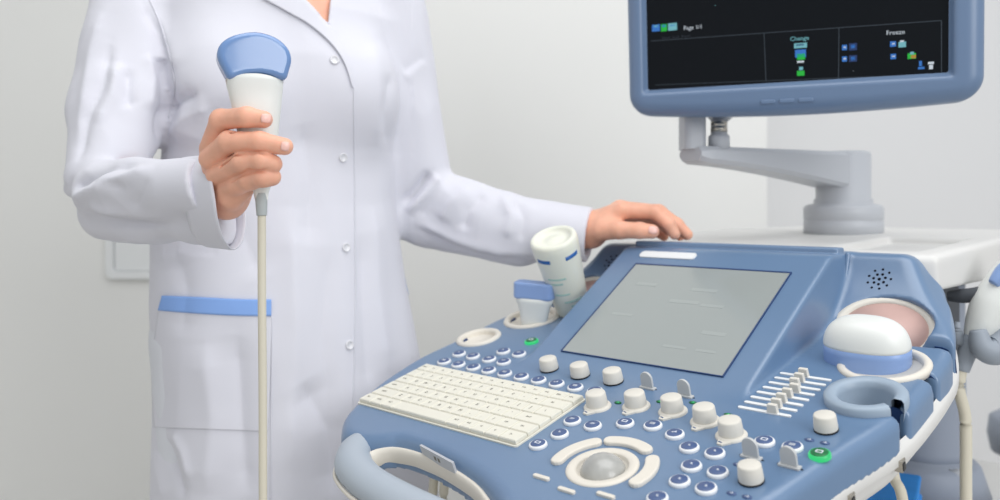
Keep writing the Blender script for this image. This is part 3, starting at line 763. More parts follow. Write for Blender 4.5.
# gel bottle
g0 = P(575, 316, 1.19); g1 = P(553, 237, 1.135); gd = (g1-g0); GL = gd.length
gb = thing('gel_bottle', 'cream squeeze bottle with blue rim marks, standing upside down in a holder below the sleeve', 'bottle', g0)
gf = Matrix.Translation(g0) @ Vector((0, 0, 1)).rotation_difference(gd).to_matrix().to_4x4()
mk('bottle_body', *lathe([(.010, -.035), (.012, -.01), (.022, .0), (.0235, .012), (.0262, GL*.35), (.0305, GL*.75), (.0325, GL*.9), (.0325, GL*.97), (.0310, GL), (.027, GL+.001), (.0245, GL-.001), (.0235, GL-.004), (.012, GL-.0045), (.010, GL-.003), (.001, GL-.003)], 48), M_['gel'], gb, gf)
rb = lambda z: np.interp(z, [.012, GL*.35, GL*.75, GL*.9], [.0235, .0262, .0305, .0325])+.0003
for a0, a1 in ((-2.65, -1.98), (-1.30, -.62)):
    z0, z1 = GL*.815, GL*.86
    mk('blue_mark', *lathe([(rb(z0), z0), (rb(z1), z1), (rb(z1)-.001, z1), (rb(z0)-.001, z0), (rb(z0), z0)], 12, a0, a1), M_['gelblue'], gb, gf)
for z0, a0, a1 in ((.60, -2.4, -1.5), (.54, -2.3, -1.7), (.30, -1.9, -.9), (.24, -1.6, -.9), (.16, -1.5, -.7), (.40, -2.3, -1.5)):
    z0 *= GL; z1 = z0+.0028
    mk('label_line', *lathe([(rb(z0), z0), (rb(z1), z1), (rb(z1)-.001, z1), (rb(z0)-.001, z0), (rb(z0), z0)], 12, a0, a1), M_['geltext'], gb, gf)

# probe hanging at the cart's side, far right
hd = 1.02
hpb = thing('hanging_probe', 'white and grey probe hanging in a bracket beside the cart, cable dropping down', 'ultrasound probe', P(965, 360, hd))
mk('probe_body', *tube([P(974, 342, hd), P(983, 326, hd), P(994, 308, hd), P(1010, 290, hd), P(1026, 272, hd), P(1036, 261, hd), P(1040, 257, hd)], [.012, .021, .027, .031, .031, .022, .006], 28), M_['pwhite'], hpb)
mk('lens', *tube([P(1020, 268, hd-.014), P(1006, 273, hd-.014), P(993, 284, hd-.014)], [.014, .013, .006], 16), M_['pblue2'], hpb)
mk('strain_relief', *tube([P(976, 333, hd), P(972, 342, hd), P(966, 356, hd), P(962, 371, hd)], [.010, .0125, .0105, .008], 20), M_['pgrey'], hpb)
mk('cable', *tube([P(962, 366, hd), P(959, 388, hd), P(965, 415, hd), P(966, 445, hd), P(966, 500, hd), P(968, 640, hd), P(975, 760, hd), P(1000, 860, hd+.05)], .0068, 14), M_['cable'], hpb)
mk('bracket', *tube([P(958, 322, hd), P(957, 330, hd), P(959, 340, hd), P(966, 344, hd)], [.003, .006, .006, .003], 14), M_['pgrey'], hpb)
mk('cradle', *tube([P(978, 330, hd-.02), P(982, 346, hd-.022), P(994, 351, hd-.022), P(1008, 340, hd-.018), P(1018, 320, hd-.01)], [.009, .014, .017, .018, .016], 20), M_['pgrey'], hpb)
mk('cradle_arm', *tube([P(948, 296, hd+.03), P(962, 296, hd+.02), P(978, 294, hd+.01), P(990, 290, hd+.01)], [.006, .009, .009, .008], 14), M_['dgrey'], hpb)

# cables hanging under the console, seen through the handle opening
for nme, px, d in (('probe_cable', 435, 1.12), ('probe_cable', 446, 1.11)):
    o = mk(nme, *tube([P(px+3, 440, d), P(px, 470, d), P(px-3, 510, d), P(px-6, 640, d), P(px+5, 780, d), P(px+60, 900, d+.05)], .0062, 12), M_['cable'], None)
    tag(o, 'beige probe cable hanging under the console, %s of the pair seen through the handle opening' % ('left' if px < 440 else 'right'), 'cable', 'cables under the console')
o = mk('probe_cable', *tube([P(892, 462, .93), P(895, 480, .92), P(903, 502, .91), P(915, 600, .91), P(920, 760, .95)], .0058, 12), M_['cable'], None)
tag(o, 'short beige cable emerging below the console edge in front of the bright blue cover', 'cable')
# folded blue cover behind the console, resting on the deck
zd = MZ.z+zf-.05
bc = Vector((P(858, 0, 1.20).x, 1.20, zd))
cv = thing('folded_blue_cover', 'stack of folded bright blue disposable covers on the white deck below the console', 'cover', bc, -.5)
top = P(0, 481, 1.2).z
nl = 7; hh = (top-zd)/nl
for k in range(nl):
    g = MB(); g.add(*box(random.uniform(-.003, .003), random.uniform(-.003, .003), (k+.5)*hh, .16, .15, hh*.94))
    bevel(mk('folded_layer', g.v, g.f, M_['cover'], cv, Matrix.Translation(bc) @ Matrix.Rotation(-.5+random.uniform(-.03, .03), 4, 'Z'), smooth=False), .005, 3)

# blurred grey stool seat beyond the cart on the right
st = P(1019, 437, 1.75)
sk = thing('round_stool', 'round grey stool partly in view behind the white cart deck at the far right', 'stool', (st.x, st.y, 0))
mk('seat', *lathe([(.075, st.z-.042), (.095, st.z-.036), (.102, st.z), (.098, st.z+.034), (.085, st.z+.042), (.001, st.z+.045)], 40), M_['column'], sk, Matrix.Translation((st.x+.05, st.y, 0)))
mk('pedestal', *lathe([(.2, .0), (.2, .02), (.03, .05), (.025, st.z-.05)], 30), M_['arm'], sk, Matrix.Translation((st.x+.05, st.y, 0)))

# ------------------------------------------------------------------ the woman
def px_of(V):
    V = np.asarray(V); return np.stack([HX+F*V[:, 0]/V[:, 1], HY-F*(V[:, 2]-EYE)/V[:, 1]], 1)
BE = math.radians(25); BC = Vector(((278-HX)/F*1.2, 1.2, 0))
LX, LY = math.cos(BE), math.sin(BE); FX, FY = math.sin(BE), -math.cos(BE)
per = thing('person', 'person in a white lab coat, one hand raising a probe, the other on the console', 'person', BC, BE)
RS = P(134, 8, 1.14); RE = P(117, 189, 1.02); RW = P(222, 200, .865)
LS = P(387, 4, 1.27); LE = P(424, 213, 1.31); LW = P(590, 235, 1.235)
def torso(X, Y, Z, sh=0.0):
    s = (X-BC.x)*LX+(Y-BC.y)*LY-np.interp(Z, [.6, .8, .92, 1.06, 1.12, 1.20, 1.28], [.036, .024, .010, .002, .007, .006, 0]); f = (X-BC.x)*FX+(Y-BC.y)*FY
    zk = [.42, .61, .73, .91, 1.05, 1.13, 1.25, 1.32, 1.37, 1.41, 1.45]
    a = np.interp(Z, zk, [.204, .201, .193, .181, .170, .162, .166, .165, .140, .095, .055])-sh
    b = np.interp(Z, zk, [.165, .155, .148, .132, .114, .108, .116, .105, .088, .072, .055])-sh
    q = np.sqrt((s/a)**2+(f/b)**2)
    d = (q-1)*np.minimum(a, b)
    for sg in (-1, 1): d = smin(d, ell(s, f, Z, (sg*.078, .070, 1.205), (.062-sh, .058-sh, .066-sh)), .05)
    return d, s, f
Vneck = [(327.5, 27), (304, -1), (280, -40), (270, -110), (365, -110), (345, -40), (329.5, 0)]
def chain(X, Y, Z, pts, rr, k=.004):
    d = None
    for i in range(len(pts)-1):
        c = cone(X, Y, Z, pts[i], pts[i+1], rr[i], rr[i+1]); d = c if d is None else smin(d, c, k)
    return d
def coat_sdf(X, Y, Z):
    d, s, f = torso(X, Y, Z)
    # right sleeve
    up = chain(X, Y, Z, [RS, P(122, 112, 1.10), P(103, 176, 1.035)], [.060, .0595, .043], .02)
    up = smin(up, cone(X, Y, Z, P(98, 178, 1.03), P(70, 190, 1.03), .026, .007), .012)
    fo = cone(X, Y, Z, P(104, 191, 1.00), P(215, 187, .855), .038, .029)
    lo_ = cone(X, Y, Z, P(108, 212, 1.03), P(228, 219, .885), .036, .0285)
    fo = smin(fo, lo_, .007)
    sl = smin(up, fo, .007)
    cp = P(200, 195, .852); cut = ((X-cp.x)*.95-(Y-cp.y)*.11+(Z-cp.z)*.27)
    sl = smax(sl, cut, .002)
    d = smin(d, sl, np.where(Z > 1.24, .022, .006))
    # left sleeve
    A2 = np.array(LE); B2 = np.array(LW); dl = (B2-A2)/np.linalg.norm(B2-A2)
    up2 = cone(X, Y, Z, LS, LE, .057, .051)
    fo2 = cone(X, Y, Z, LE, B2-dl*.004, .047, .041); fo2 = smin(fo2, cone(X, Y, Z, P(450, 224, 1.30), P(520, 239, 1.26), .040, .040), .02); fo2 = smin(fo2, cone(X, Y, Z, P(430, 196, 1.30), P(520, 226, 1.26), .044, .036), .015)
    sl2 = smin(up2, fo2, .010)
    cut2 = (X-B2[0])*dl[0]+(Y-B2[1])*dl[1]+(Z-B2[2])*dl[2]
    sl2 = smax(sl2, cut2, .002); sl2 = np.maximum(sl2, -cone(X, Y, Z, A2*.5+B2*.5, B2+dl*.05, .026, .0345))
    d = smin(d, sl2, .022)
    # neck opening
    nk = cone(X, Y, Z, (BC.x+FX*.01, BC.y+FY*.01, 1.40), (BC.x, BC.y, 1.55), .060, .075)
    d = np.maximum(d, -nk)
    PX = HX+F*X/Y; PY = HY-F*(Z-EYE)/Y
    sub = (slice(None),)*2
    PX = np.broadcast_to(PX, d.shape); PY = np.broadcast_to(PY, d.shape); ff = np.broadcast_to(f, d.shape)
    m = (PX > 255) & (PX < 380) & (PY < 45) & (ff > .03) & (ff < .25)
    if m.any():
        XX, YY, ZZ = np.broadcast_arrays(X, Y, Z); vd = poly2(PX[m], PY[m], Vneck)*1.1/F
        dm = d[m]; d[m] = np.maximum(dm, -vd)
    return np.maximum(d, .44-Z)
clo = (-.72, .80, .42); chi = (.18, 1.46, 1.46); ch = .0033
X, Y, Z = grid(clo, chi, ch)
D = coat_sdf(X.astype(np.float32), Y.astype(np.float32), Z.astype(np.float32))
CV, CQ = nets(D, clo, ch); del D
def vnormals(V, Q):
    n = np.cross(V[Q[:, 2]]-V[Q[:, 0]], V[Q[:, 3]]-V[Q[:, 1]]); N = np.zeros_like(V)
    for i in range(4): np.add.at(N, Q[:, i], n)
    return N/(np.linalg.norm(N, axis=1, keepdims=True)+1e-12)
def segd(p, pts):
    d = np.full(len(p), 1e9); tt = np.zeros(len(p)); n = len(pts)-1
    for i in range(n):
        a = np.array(pts[i], float); b = np.array(pts[i+1], float); e = b-a
        t = np.clip(((p-a)@e)/(e@e), 0, 1); q = np.linalg.norm(p-a-t[:, None]*e, axis=1)
        m = q < d; d[m] = q[m]; tt[m] = (i+t[m])/n
    return d, tt
# folds: (polyline, width px, depth m, mask)
FOLDS = [
 ([(161, 148), (163, 118), (176, 100), (200, 92)], 6, -.010),
 ([(168, 138), (186, 118), (212, 108)], 7, .006),
 ([(143, 4), (158, 30), (168, 60), (170, 90), (162, 122)], 5, -.006),
 ([(150, 10), (168, 40), (178, 70)], 8, .004),
 ([(104, 8), (92, 50), (84, 100), (74, 150)], 7, .004),
 ([(110, 40), (104, 80), (86, 120), (74, 165)], 5, -.005),
 ([(118, 60), (112, 95), (96, 125)], 7, .005),
 ([(128, 66), (128, 96), (132, 108)], 6, -.006),
 ([(146, 52), (152, 82), (148, 112)], 6, .005),
 ([(66, 190), (84, 178), (108, 168), (140, 160)], 5, -.010),
 ([(66, 202), (90, 190), (125, 178), (158, 166)], 8, .009),
 ([(76, 186), (100, 184), (128, 186)], 4, -.004),
 ([(84, 206), (110, 212), (145, 217), (180, 214), (206, 205)], 4, .007),
 ([(84, 214), (112, 221), (148, 226), (184, 223), (210, 214)], 5, -.006),
 ([(176, 168), (180, 186), (172, 208)], 5, -.004), ([(186, 166), (192, 186), (186, 206)], 5, .003),
 ([(150, 176), (140, 196), (132, 210)], 6, -.003),
 # left sleeve
 ([(432, 172), (420, 186), (402, 206)], 4, -.012), ([(441, 176), (428, 192), (406, 214)], 6, .008),
 ([(438, 176), (426, 200), (418, 218)], 5, -.004), ([(470, 186), (450, 205), (440, 222)], 7, .005), ([(486, 192), (468, 210), (462, 232)], 6, -.005),
 ([(414, 222), (450, 238), (500, 252), (540, 256)], 5, .005), ([(412, 228), (450, 246), (500, 259), (540, 263)], 4, -.004),
 ([(500, 196), (512, 215), (506, 240)], 6, .005), ([(515, 200), (524, 218), (520, 244)], 5, -.005),
 ([(402, 72), (414, 64), (424, 58)], 6, -.002), ([(404, 80), (425, 60)], 7, .002),
 # torso drape
 ([(182, 118), (215, 112), (240, 108)], 10, -.004), ([(176, 128), (205, 140)], 10, .003),
 ([(392, 70), (386, 110), (388, 150)], 8, -.004), ([(372, 40), (380, 90), (376, 150)], 9, .003),
 ([(300, 120), (312, 180), (306, 250)], 14, -.004), ([(330, 240), (322, 330), (330, 420)], 12, -.003),
 ([(372, 200), (378, 290), (390, 380)], 12, .005), ([(360, 230), (364, 320), (370, 400)], 9, -.004),
 ([(290, 200), (296, 330), (290, 480)], 14, .005), ([(300, 380), (330, 430), (335, 500)], 16, -.008),
 ([(176, 255), (186, 290), (182, 340)], 12, -.004), ([(206, 340), (214, 420), (206, 500)], 13, .006), ([(236, 330), (240, 420), (246, 500)], 12, -.006),
 ([(160, 440), (175, 470), (185, 500)], 6, -.005), ([(152, 450), (162, 500)], 6, .004), ([(172, 432), (184, 452), (192, 480)], 5, .004),
 ([(180, 170), (240, 230), (262, 280)], 18, -.004),
]
N = vnormals(CV, CQ); pp = px_of(CV); cd = np.array((0, 0, EYE))-CV; cd /= np.linalg.norm(cd, axis=1, keepdims=True)
front = np.clip(((N*cd).sum(1))*2.0, 0, 1)
disp = np.zeros(len(CV))
for pts, w, a in FOLDS:
    d, t = segd(pp, pts); disp += a*1.35*np.exp(-(d/w)**1.35)*np.clip(np.minimum(t, 1-t)*6, .15, 1)*front
# low frequency cloth waviness, finer on the sleeves
def wav(V, s, seed):
    r = np.random.default_rng(seed); o = np.zeros(len(V))
    for k in range(7):
        v = r.normal(size=3); v /= np.linalg.norm(v); v[2] *= .45; o += np.sin(V@v*s*r.uniform(.7, 1.5)+r.uniform(0, 6.28))
    return o/7
sleeve = ((pp[:, 0] < 165) & (pp[:, 1] < 260)) | ((pp[:, 0] < 215) & (pp[:, 1] > 155) & (pp[:, 1] < 255) & (CV[:, 1] < 1.08)) | (pp[:, 0] > 412) & (pp[:, 1] < 290)
disp += wav(CV, 45, 1)*np.where(sleeve, .0035, .0026)+wav(CV, 95, 2)*np.where(sleeve, .0010, .0003)
hem = np.clip((1.0-CV[:, 2])/.5, 0, 1)
ang = np.arctan2((CV[:, 1]-BC.y), (CV[:, 0]-BC.x)); disp += hem*.005*np.sin(ang*9+1.0)*(~sleeve)
nearcuff = np.minimum(np.linalg.norm(CV-np.array(RW), axis=1), np.linalg.norm(CV-np.array(LW), axis=1))
rg = np.abs(wav(CV, 34, 5))+.6*np.abs(wav(CV, 70, 6)); disp += (.35-rg)*np.where(sleeve, .009, .0020)
disp *= np.clip((nearcuff-.055)/.07, .03, 1)
CV = CV+N*disp[:, None]
# gentle smoothing
E1 = np.concatenate([CQ[:, [0, 1]], CQ[:, [1, 2]], CQ[:, [2, 3]], CQ[:, [3, 0]]])
def lap(V, n, k=.5):
    for _ in range(n):
        S = np.zeros_like(V); c = np.zeros(len(V)); np.add.at(S, E1[:, 0], V[E1[:, 1]]); np.add.at(c, E1[:, 0], 1)
        V = V+(S/c[:, None]-V)*k
    return V
CV = lap(CV, 1)
coat = mk('lab_coat', CV, CQ, M_['coat'], per)
# open cuff of the raised arm
cring = [(206, 159, .862), (211, 175, .826), (215, 196, .820), (218, 218, .828), (224, 238, .848), (233, 248.5, .878), (242, 240, .902), (245, 218, .918), (240, 190, .925), (226, 166, .905), (211, 157, .882)]
rg_ = cr([P(*q) for q in cring], 6, True); cc_ = sum(rg_, Vector())/len(rg_)
dv = (P(216, 200, .868)-P(104, 200, 1.01)).normalized(); v = []; f = []; n = len(rg_)
for k, (sh, scl) in enumerate(((0, 1.0), (.004, 1.005), (.012, .998), (.024, .99), (.036, .985), (.046, .975), (.054, .93))):
    for p in rg_: q = cc_+(p-cc_)*scl-dv*sh; v.append(q)
for k in range(6):
    for i in range(n): jj = (i+1) % n; f.append((k*n+i, k*n+jj, (k+1)*n+jj, (k+1)*n+i))
cuff = mk('cuff', v, f, M_['coat'], coat); md = cuff.modifiers.new('thick', 'SOLIDIFY'); md.thickness = .0016; md.offset = -1
BV = BVHTree.FromPolygons([Vector(v) for v in CV.tolist()], [tuple(q) for q in CQ.tolist()])
eye = Vector((0, 0, EYE))
def hit(px, py, off=.001):
    d = Vector(((px-HX)/F, 1, (HY-py)/F)).normalized()
    loc, nrm, i, dist = BV.ray_cast(eye, d)
    if loc is None: return None
    return loc+nrm*off, nrm
def strip(name, c0, c1, m, thick=.0015, n=40, k=6, off=.0012, parent=per, dmin=0):
    """sheet of cloth lying on the coat between two edge curves"""
    A = cr([(a, b, 0) for a, b in c0], max(2, n//(len(c0)-1))); B = cr([(a, b, 0) for a, b in c1], max(2, n//(len(c1)-1)))
    L = max(len(A), len(B))
    def samp(C, t): x = t*(len(C)-1); i = min(int(x), len(C)-2); return C[i].lerp(C[i+1], x-i)
    v = []; last = None; rows = []
    for i in range(L):
        row = []
        for j in range(k+1):
            p = samp(A, i/(L-1)).lerp(samp(B, i/(L-1)), j/k); h = hit(p.x, p.y, off)
            row.append(h[0] if h else None)
        rows.append(row)
    W = len(rows); prev = None
    for i in range(W):
        for j in range(k+1):
            q = rows[i][j]
            if q is None or (prev is not None and abs(q.y-prev.y) > .06): q = (prev.copy() if prev else P(c0[0][0], c0[0][1], 1.1))
            v.append(q); prev = q if j < k else v[-(k+1)]
    v2 = [Vector(x) for x in v]
    f = [(i*(k+1)+j, (i+1)*(k+1)+j, (i+1)*(k+1)+j+1, i*(k+1)+j+1) for i in range(W-1) for j in range(k)]
    o = mk(name, v2, f, m, parent)
    md = o.modifiers.new('thick', 'SOLIDIFY'); md.thickness = thick; md.offset = 0
    return o
strip('pocket_trim', [(164, 295.5), (200, 297), (240, 299), (271.5, 299.5)], [(160, 310), (200, 313.5), (240, 315.5), (271.5, 316)], M_['stripe'], .0016, 60, 8, .0026, coat)
strip('pocket', [(160, 306), (154, 350), (153, 390), (155, 427)], [(271.5, 312), (271, 350), (270, 390), (268, 431)], M_['coat'], .0014, 70, 70, .0012, coat)
strip('pocket_trim', [(404, 278), (405.5, 286), (408.5, 296)], [(407, 278), (408.5, 286), (410.5, 296)], M_['stripe'], .0016, 10, 2, .0015, coat)
strip('lapel', [(232, -26), (255, -6), (284, 11), (308, 25), (330, 44), (344, 64), (352, 88)], [(290, -34), (300, -8), (312, 8), (320, 17), (331, 30), (345, 52), (353, 86)], M_['coat'], .0026, 60, 14, .0030, coat)
strip('placket_seam', [(353, 86), (354, 200), (354, 330), (352, 420)], [(354.2, 86), (355.2, 200), (355.2, 330), (353.2, 420)], M_['coat'], .001, 80, 1, .0006, coat)
strip('side_seam', [(271.5, 316), (271, 400), (270, 500)], [(272.6, 316), (272.1, 400), (271.1, 500)], M_['coat'], .001, 50, 1, .0006, coat)
strip('armhole_seam', [(147, -4), (160, 25), (170, 60), (174, 88), (168, 118)], [(148.4, -4), (161.4, 25), (171.4, 60), (175.4, 88), (169.4, 118)], M_['coat'], .001, 40, 1, .0006, coat)
for px, py in ((334.5, 60), (343, 157.5), (346, 247.5), (349.5, 345)):
    h = hit(px, py, .0006)
    if h:
        R = Vector((0, 0, 1)).rotation_difference(h[1]).to_matrix().to_4x4()
        mk('snap_button', *lathe([(.0062, 0), (.0064, .0010), (.0056, .0018), (.0044, .0014), (.0040, .0006), (.0001, .0010)], 24), M_['snap'], coat, Matrix.Translation(h[0]) @ R)

# ---- body: head, neck, trunk, arms and both hands
def Hp(px, py, d): return P(px, py, d)
HD = .82
R_F = [  # index, middle, ring, little: pixel chain with depth
 ([(210, 148, .012), (221, 120, -.010), (247, 117, -.026), (264, 119.5, -.0255)], [.0102, .0103, .0094, .0082]),
 ([(210, 159, .008), (229, 142, -.018), (260, 142, -.031), (284.5, 146.5, -.0305)], [.0108, .0104, .0096, .0082]),
 ([(217, 175, .008), (243, 162, -.021), (262, 161, -.031), (273, 164, -.0270)], [.0104, .0100, .0094, .0088]),
 ([(228, 189, .008), (249, 180, -.015), (264, 177, -.026), (272, 177, -.0230)], [.0100, .0098, .0092, .0086])]
R_P = []
def rhand(X, Y, Z):
    fs = []
    for ch_, rr in R_F: fs.append(chain(X, Y, Z, [P(a, b, HD+c) for a, b, c in ch_], rr))
    fing = fs[0]
    for q in fs[1:]: fing = smin(fing, q, .0007)
    wr = P(227, 199, HD+.036)
    palm = None
    for i, (ch_, rr) in enumerate(R_F):
        a = P(ch_[0][0], ch_[0][1], HD+ch_[0][2]+.006)
        c = cone(X, Y, Z, wr, a, .0155, .0095); palm = c if palm is None else smin(palm, c, .007)
    # heel of the hand below the handle and the pad behind it
    palm = smin(palm, cone(X, Y, Z, P(231, 196, HD+.016), P(242, 187, HD+.010), .0140, .0120), .010)
    palm = smin(palm, cone(X, Y, Z, P(230, 180, HD+.034), P(226, 150, HD+.030), .0150, .0110), .012)
    th = chain(X, Y, Z, [P(236, 192, HD+.034), P(254, 168, HD+.036), P(262, 142, HD+.030), P(264, 122, HD+.026)], [.0150, .0125, .0105, .0088])
    d = smin(palm, fing, .0035)
    d = smin(d, th, .006)
    for g in ([(218, 150, -.004), (234, 131, -.022)], [(222, 167, -.008), (243, 152, -.028), (275, 154.5, -.036)], [(231, 181, -.008), (250, 171, -.026), (270, 170.5, -.034)]):
        d = smax(d, -chain(X, Y, Z, [P(a, b, HD+c-.004) for a, b, c in g], [.0012, .0020, .0016], .002), .0025)
    ar = cone(X, Y, Z, wr, P(199, 203, HD+.098), .0180, .0200)
    return smin(d, ar, .012)
L_F = [
 ([(623, 211, 1.205), (655, 212, 1.185), (669, 224, 1.175), (674.5, 234, 1.172)], [.0120, .0105, .0090, .0080]),
 ([(620, 209, 1.225), (659, 212, 1.208), (677, 224.5, 1.197), (687, 234.5, 1.192)], [.0125, .0106, .0092, .0082]),
 ([(616, 212, 1.245), (654, 216, 1.235), (668, 228, 1.225), (680, 235.5, 1.220)], [.0120, .0100, .0088, .0078]),
 ([(612, 218, 1.262), (642, 223, 1.258), (656, 231, 1.252), (664, 236, 1.248)], [.0110, .0092, .0082, .0074])]
def lhand(X, Y, Z):
    fs = [chain(X, Y, Z, [P(*q) for q in ch_], rr) for ch_, rr in L_F]
    fing = fs[0]
    for q in fs[1:]: fing = smin(fing, q, .0016)
    wr = P(590, 230, 1.235); palm = None
    for i, (ch_, rr) in enumerate(L_F):
        c = cone(X, Y, Z, wr+Vector((0, .006*(i-1.5), 0)), P(*ch_[0]), .0205, .0125); palm = c if palm is None else smin(palm, c, .012)
    th = chain(X, Y, Z, [P(602, 230, 1.205), P(620, 230, 1.185), P(640, 230.5, 1.170), P(652, 231.5, 1.164)], [.0155, .0125, .0112, .0100])
    d = smin(palm, fing, .005); d = smin(d, th, .012)
    return smin(d, cone(X, Y, Z, wr, P(560, 224, 1.25), .0225, .025), .015)
def trunk(X, Y, Z):
    d, s, f = torso(X, Y, Z, .013)
    hc = (BC.x+FX*.015, BC.y+FY*.015)
    d = np.maximum(d, .80-Z)
    d = smin(d, cone(X, Y, Z, (BC.x, BC.y, 1.36), (hc[0], hc[1], 1.50), .052, .048), .035)
    hx = (X-hc[0])*LX+(Y-hc[1])*LY; hf = (X-hc[0])*FX+(Y-hc[1])*FY
    hd_ = ell(hx, hf, Z, (0, .0, 1.60), (.072, .090, .098)); hd_ = smin(hd_, ell(hx, hf, Z, (0, .038, 1.535), (.045, .045, .050)), .03)
    hd_ = smin(hd_, cone(hx, hf, Z, (0, .088, 1.60), (0, .104, 1.567), .008, .011), .012)
    for sg in (-1, 1):
        hd_ = smin(hd_, ell(hx, hf, Z, (sg*.074, -.005, 1.585), (.010, .018, .030)), .006)
        hd_ = smax(hd_, -ell(hx, hf, Z, (sg*.031, .096, 1.600), (.015, .012, .009)), .008)
        hd_ = smin(hd_, ell(hx, hf, Z, (sg*.031, .079, 1.600), (.0115, .0115, .0115)), .002)
    hd_ = smin(hd_, ell(hx, hf, Z, (0, .082, 1.542), (.022, .010, .006)), .004)
    d = smin(d, hd_, .02)
    d = smin(d, chain(X, Y, Z, [RS, P(123, 112, 1.10), P(108, 184, 1.035), P(196, 203, HD+.095)], [.042, .040, .029, .020]), .03)
    d = smin(d, chain(X, Y, Z, [LS, LE, P(560, 224, 1.25)], [.044, .029, .022]), .03)
    return d
parts = []
for fn, lo, hi, h in ((trunk, (-.66, .88, .78), (.14, 1.46, 1.73), .0060), (rhand, P(180, 226, .80)+Vector((-.02, -.06, -.01)), P(318, 98, .86)+Vector((0, .11, 0)), .0012), (lhand, P(548, 262, 1.20)+Vector((0, -.07, 0)), P(704, 184, 1.20)+Vector((.01, .11, 0)), .0015)):
    lo = tuple(lo); hi = tuple(hi); X, Y, Z = grid(lo, hi, h)
    D = fn(X, Y, Z); D = np.broadcast_to(D, (X.shape[0], Y.shape[1], Z.shape[2])); parts.append(nets(D, lo, h))
VV = []; QQ = []; n = 0
for v, q in parts: VV.append(v); QQ.append(q+n); n += len(v)
body = mk('body', np.concatenate(VV), np.concatenate(QQ), M_['skin'], per)
# nails
HB = BVHTree.FromPolygons([Vector(v) for v in np.concatenate(VV).tolist()], [tuple(q) for q in np.concatenate(QQ).tolist()])
def nail(px, py, ang, l, w):
    v = []; nu, nv = 8, 8; k = 0
    for i in range(nu+1):
        for j in range(nv+1):
            a = (i/nu*2-1); b = (j/nv*2-1); r = max(abs(a), abs(b)); e = math.hypot(a, b) or 1
            a2, b2 = a*(r/e*.5+.5), b*(r/e*.5+.5)
            x = a2*l*math.cos(ang)-b2*w*math.sin(ang); y = a2*l*math.sin(ang)+b2*w*math.cos(ang)
            d = Vector(((px+x-HX)/F, 1, (HY-(py+y))/F)).normalized(); h = HB.ray_cast(eye, d)
            if h[0] is None: return
            v.append(h[0]+h[1]*.0004)
    f = [(i*(nv+1)+j, (i+1)*(nv+1)+j, (i+1)*(nv+1)+j+1, i*(nv+1)+j+1) for i in range(nu) for j in range(nv)]
    o = mk('fingernail', v, f, M_['nail'], body); md = o.modifiers.new('t', 'SOLIDIFY'); md.thickness = .0005
nail(266, 118.5, .1, 5, 4.2); nail(285, 146.3, .15, 4.0, 4.3); nail(653, 230, .1, 4.6, 3.6)
# hair, trousers, shoes
def hair_sdf(X, Y, Z):
    hc = (BC.x+FX*.015, BC.y+FY*.015); hx = (X-hc[0])*LX+(Y-hc[1])*LY; hf = (X-hc[0])*FX+(Y-hc[1])*FY
    d = ell(hx, hf, Z, (0, -.010, 1.612), (.084, .096, .104)); d = np.maximum(d, -ell(hx, hf, Z, (0, .085, 1.565), (.062, .065, .085)))
    return smin(d, ell(hx, hf, Z, (0, -.11, 1.60), (.035, .035, .035)), .02)
sdf_obj('hair', hair_sdf, (BC.x-.16, BC.y-.16, 1.47), (BC.x+.16, BC.y+.18, 1.74), .005, M_['hair'], per)
def leg_sdf(X, Y, Z):
    s = (X-BC.x)*LX+(Y-BC.y)*LY; f = (X-BC.x)*FX+(Y-BC.y)*FY; d = ell(s, f, Z, (0, -.005, .90), (.15, .10, .13))
    for sg in (-1, 1): d = smin(d, chain(s, f, Z, [(sg*.085, 0, .86), (sg*.09, .01, .48), (sg*.095, -.005, .10)], [.085, .062, .050]), .03)
    return np.maximum(d, .055-Z)
sdf_obj('trousers', leg_sdf, (BC.x-.22, BC.y-.22, .04), (BC.x+.22, BC.y+.22, 1.04), .008, M_['trousers'], per)
for sg in (-1, 1):
    def shoe_sdf(X, Y, Z, sg=sg):
        s = (X-BC.x)*LX+(Y-BC.y)*LY; f = (X-BC.x)*FX+(Y-BC.y)*FY
        d = smin(ell(s, f, Z, (sg*.095, .07, .03), (.043, .10, .042)), ell(s, f, Z, (sg*.095, -.02, .04), (.038, .06, .055)), .03)
        return np.maximum(d, .001-Z)
    sdf_obj('shoe', shoe_sdf, (BC.x-.3, BC.y-.3, -.004), (BC.x+.3, BC.y+.3, .11), .006, M_['shoe'], per)

# ------------------------------------------------------------------ probe in the raised hand
hc0 = P(255, 75, HD)
hp_ = thing('convex_probe', 'curved blue and white ultrasound probe held upright in the raised hand', 'ultrasound probe', P(258, 206, HD))
def head_sdf(X, Y, Z):
    x = X-P(254.8, 0, HD).x; z = Z-P(0, 76, HD).z
    # outline of the curved lens in the picture plane, real thickness .024
    cx = F/HD
    pts = [(-25, 5), (-31, -3), (-35.5, -12), (-37, -20), (-33, -30), (-21, -38.5), (0, -43.5), (19, -39.5), (31, -30), (35, -19), (33, -8), (28.5, 2.5), (15, -.3), (3, -1.2), (-11, .8)]
    pts = [(a*.96, b*.96+.8) for a, b in pts]
    pts = [tuple(p)[:2] for p in cr([(a/cx, -b/cx, 0) for a, b in pts], 3, True)]
    d2 = poly2(x[:, :, 0]+0*Z[0, 0, 0], 0*x[:, :, 0], pts) if False else poly2(np.broadcast_to(x, (x.shape[0], 1, Z.shape[2]))[:, 0, :], np.broadcast_to(z, (x.shape[0], 1, Z.shape[2]))[:, 0, :], pts)[:, None, :]
    th = .0155; r = .006; a = d2+r*.85; b = np.abs(Y-HD)-th+r
    return np.minimum(np.maximum(a, b), 0)+np.sqrt(np.maximum(a, 0)**2+np.maximum(b, 0)**2)-r
PR = Matrix.Translation(P(256, 75, HD)) @ Matrix.Rotation(math.radians(21), 4, 'Z') @ Matrix.Translation(-P(256, 75, HD))
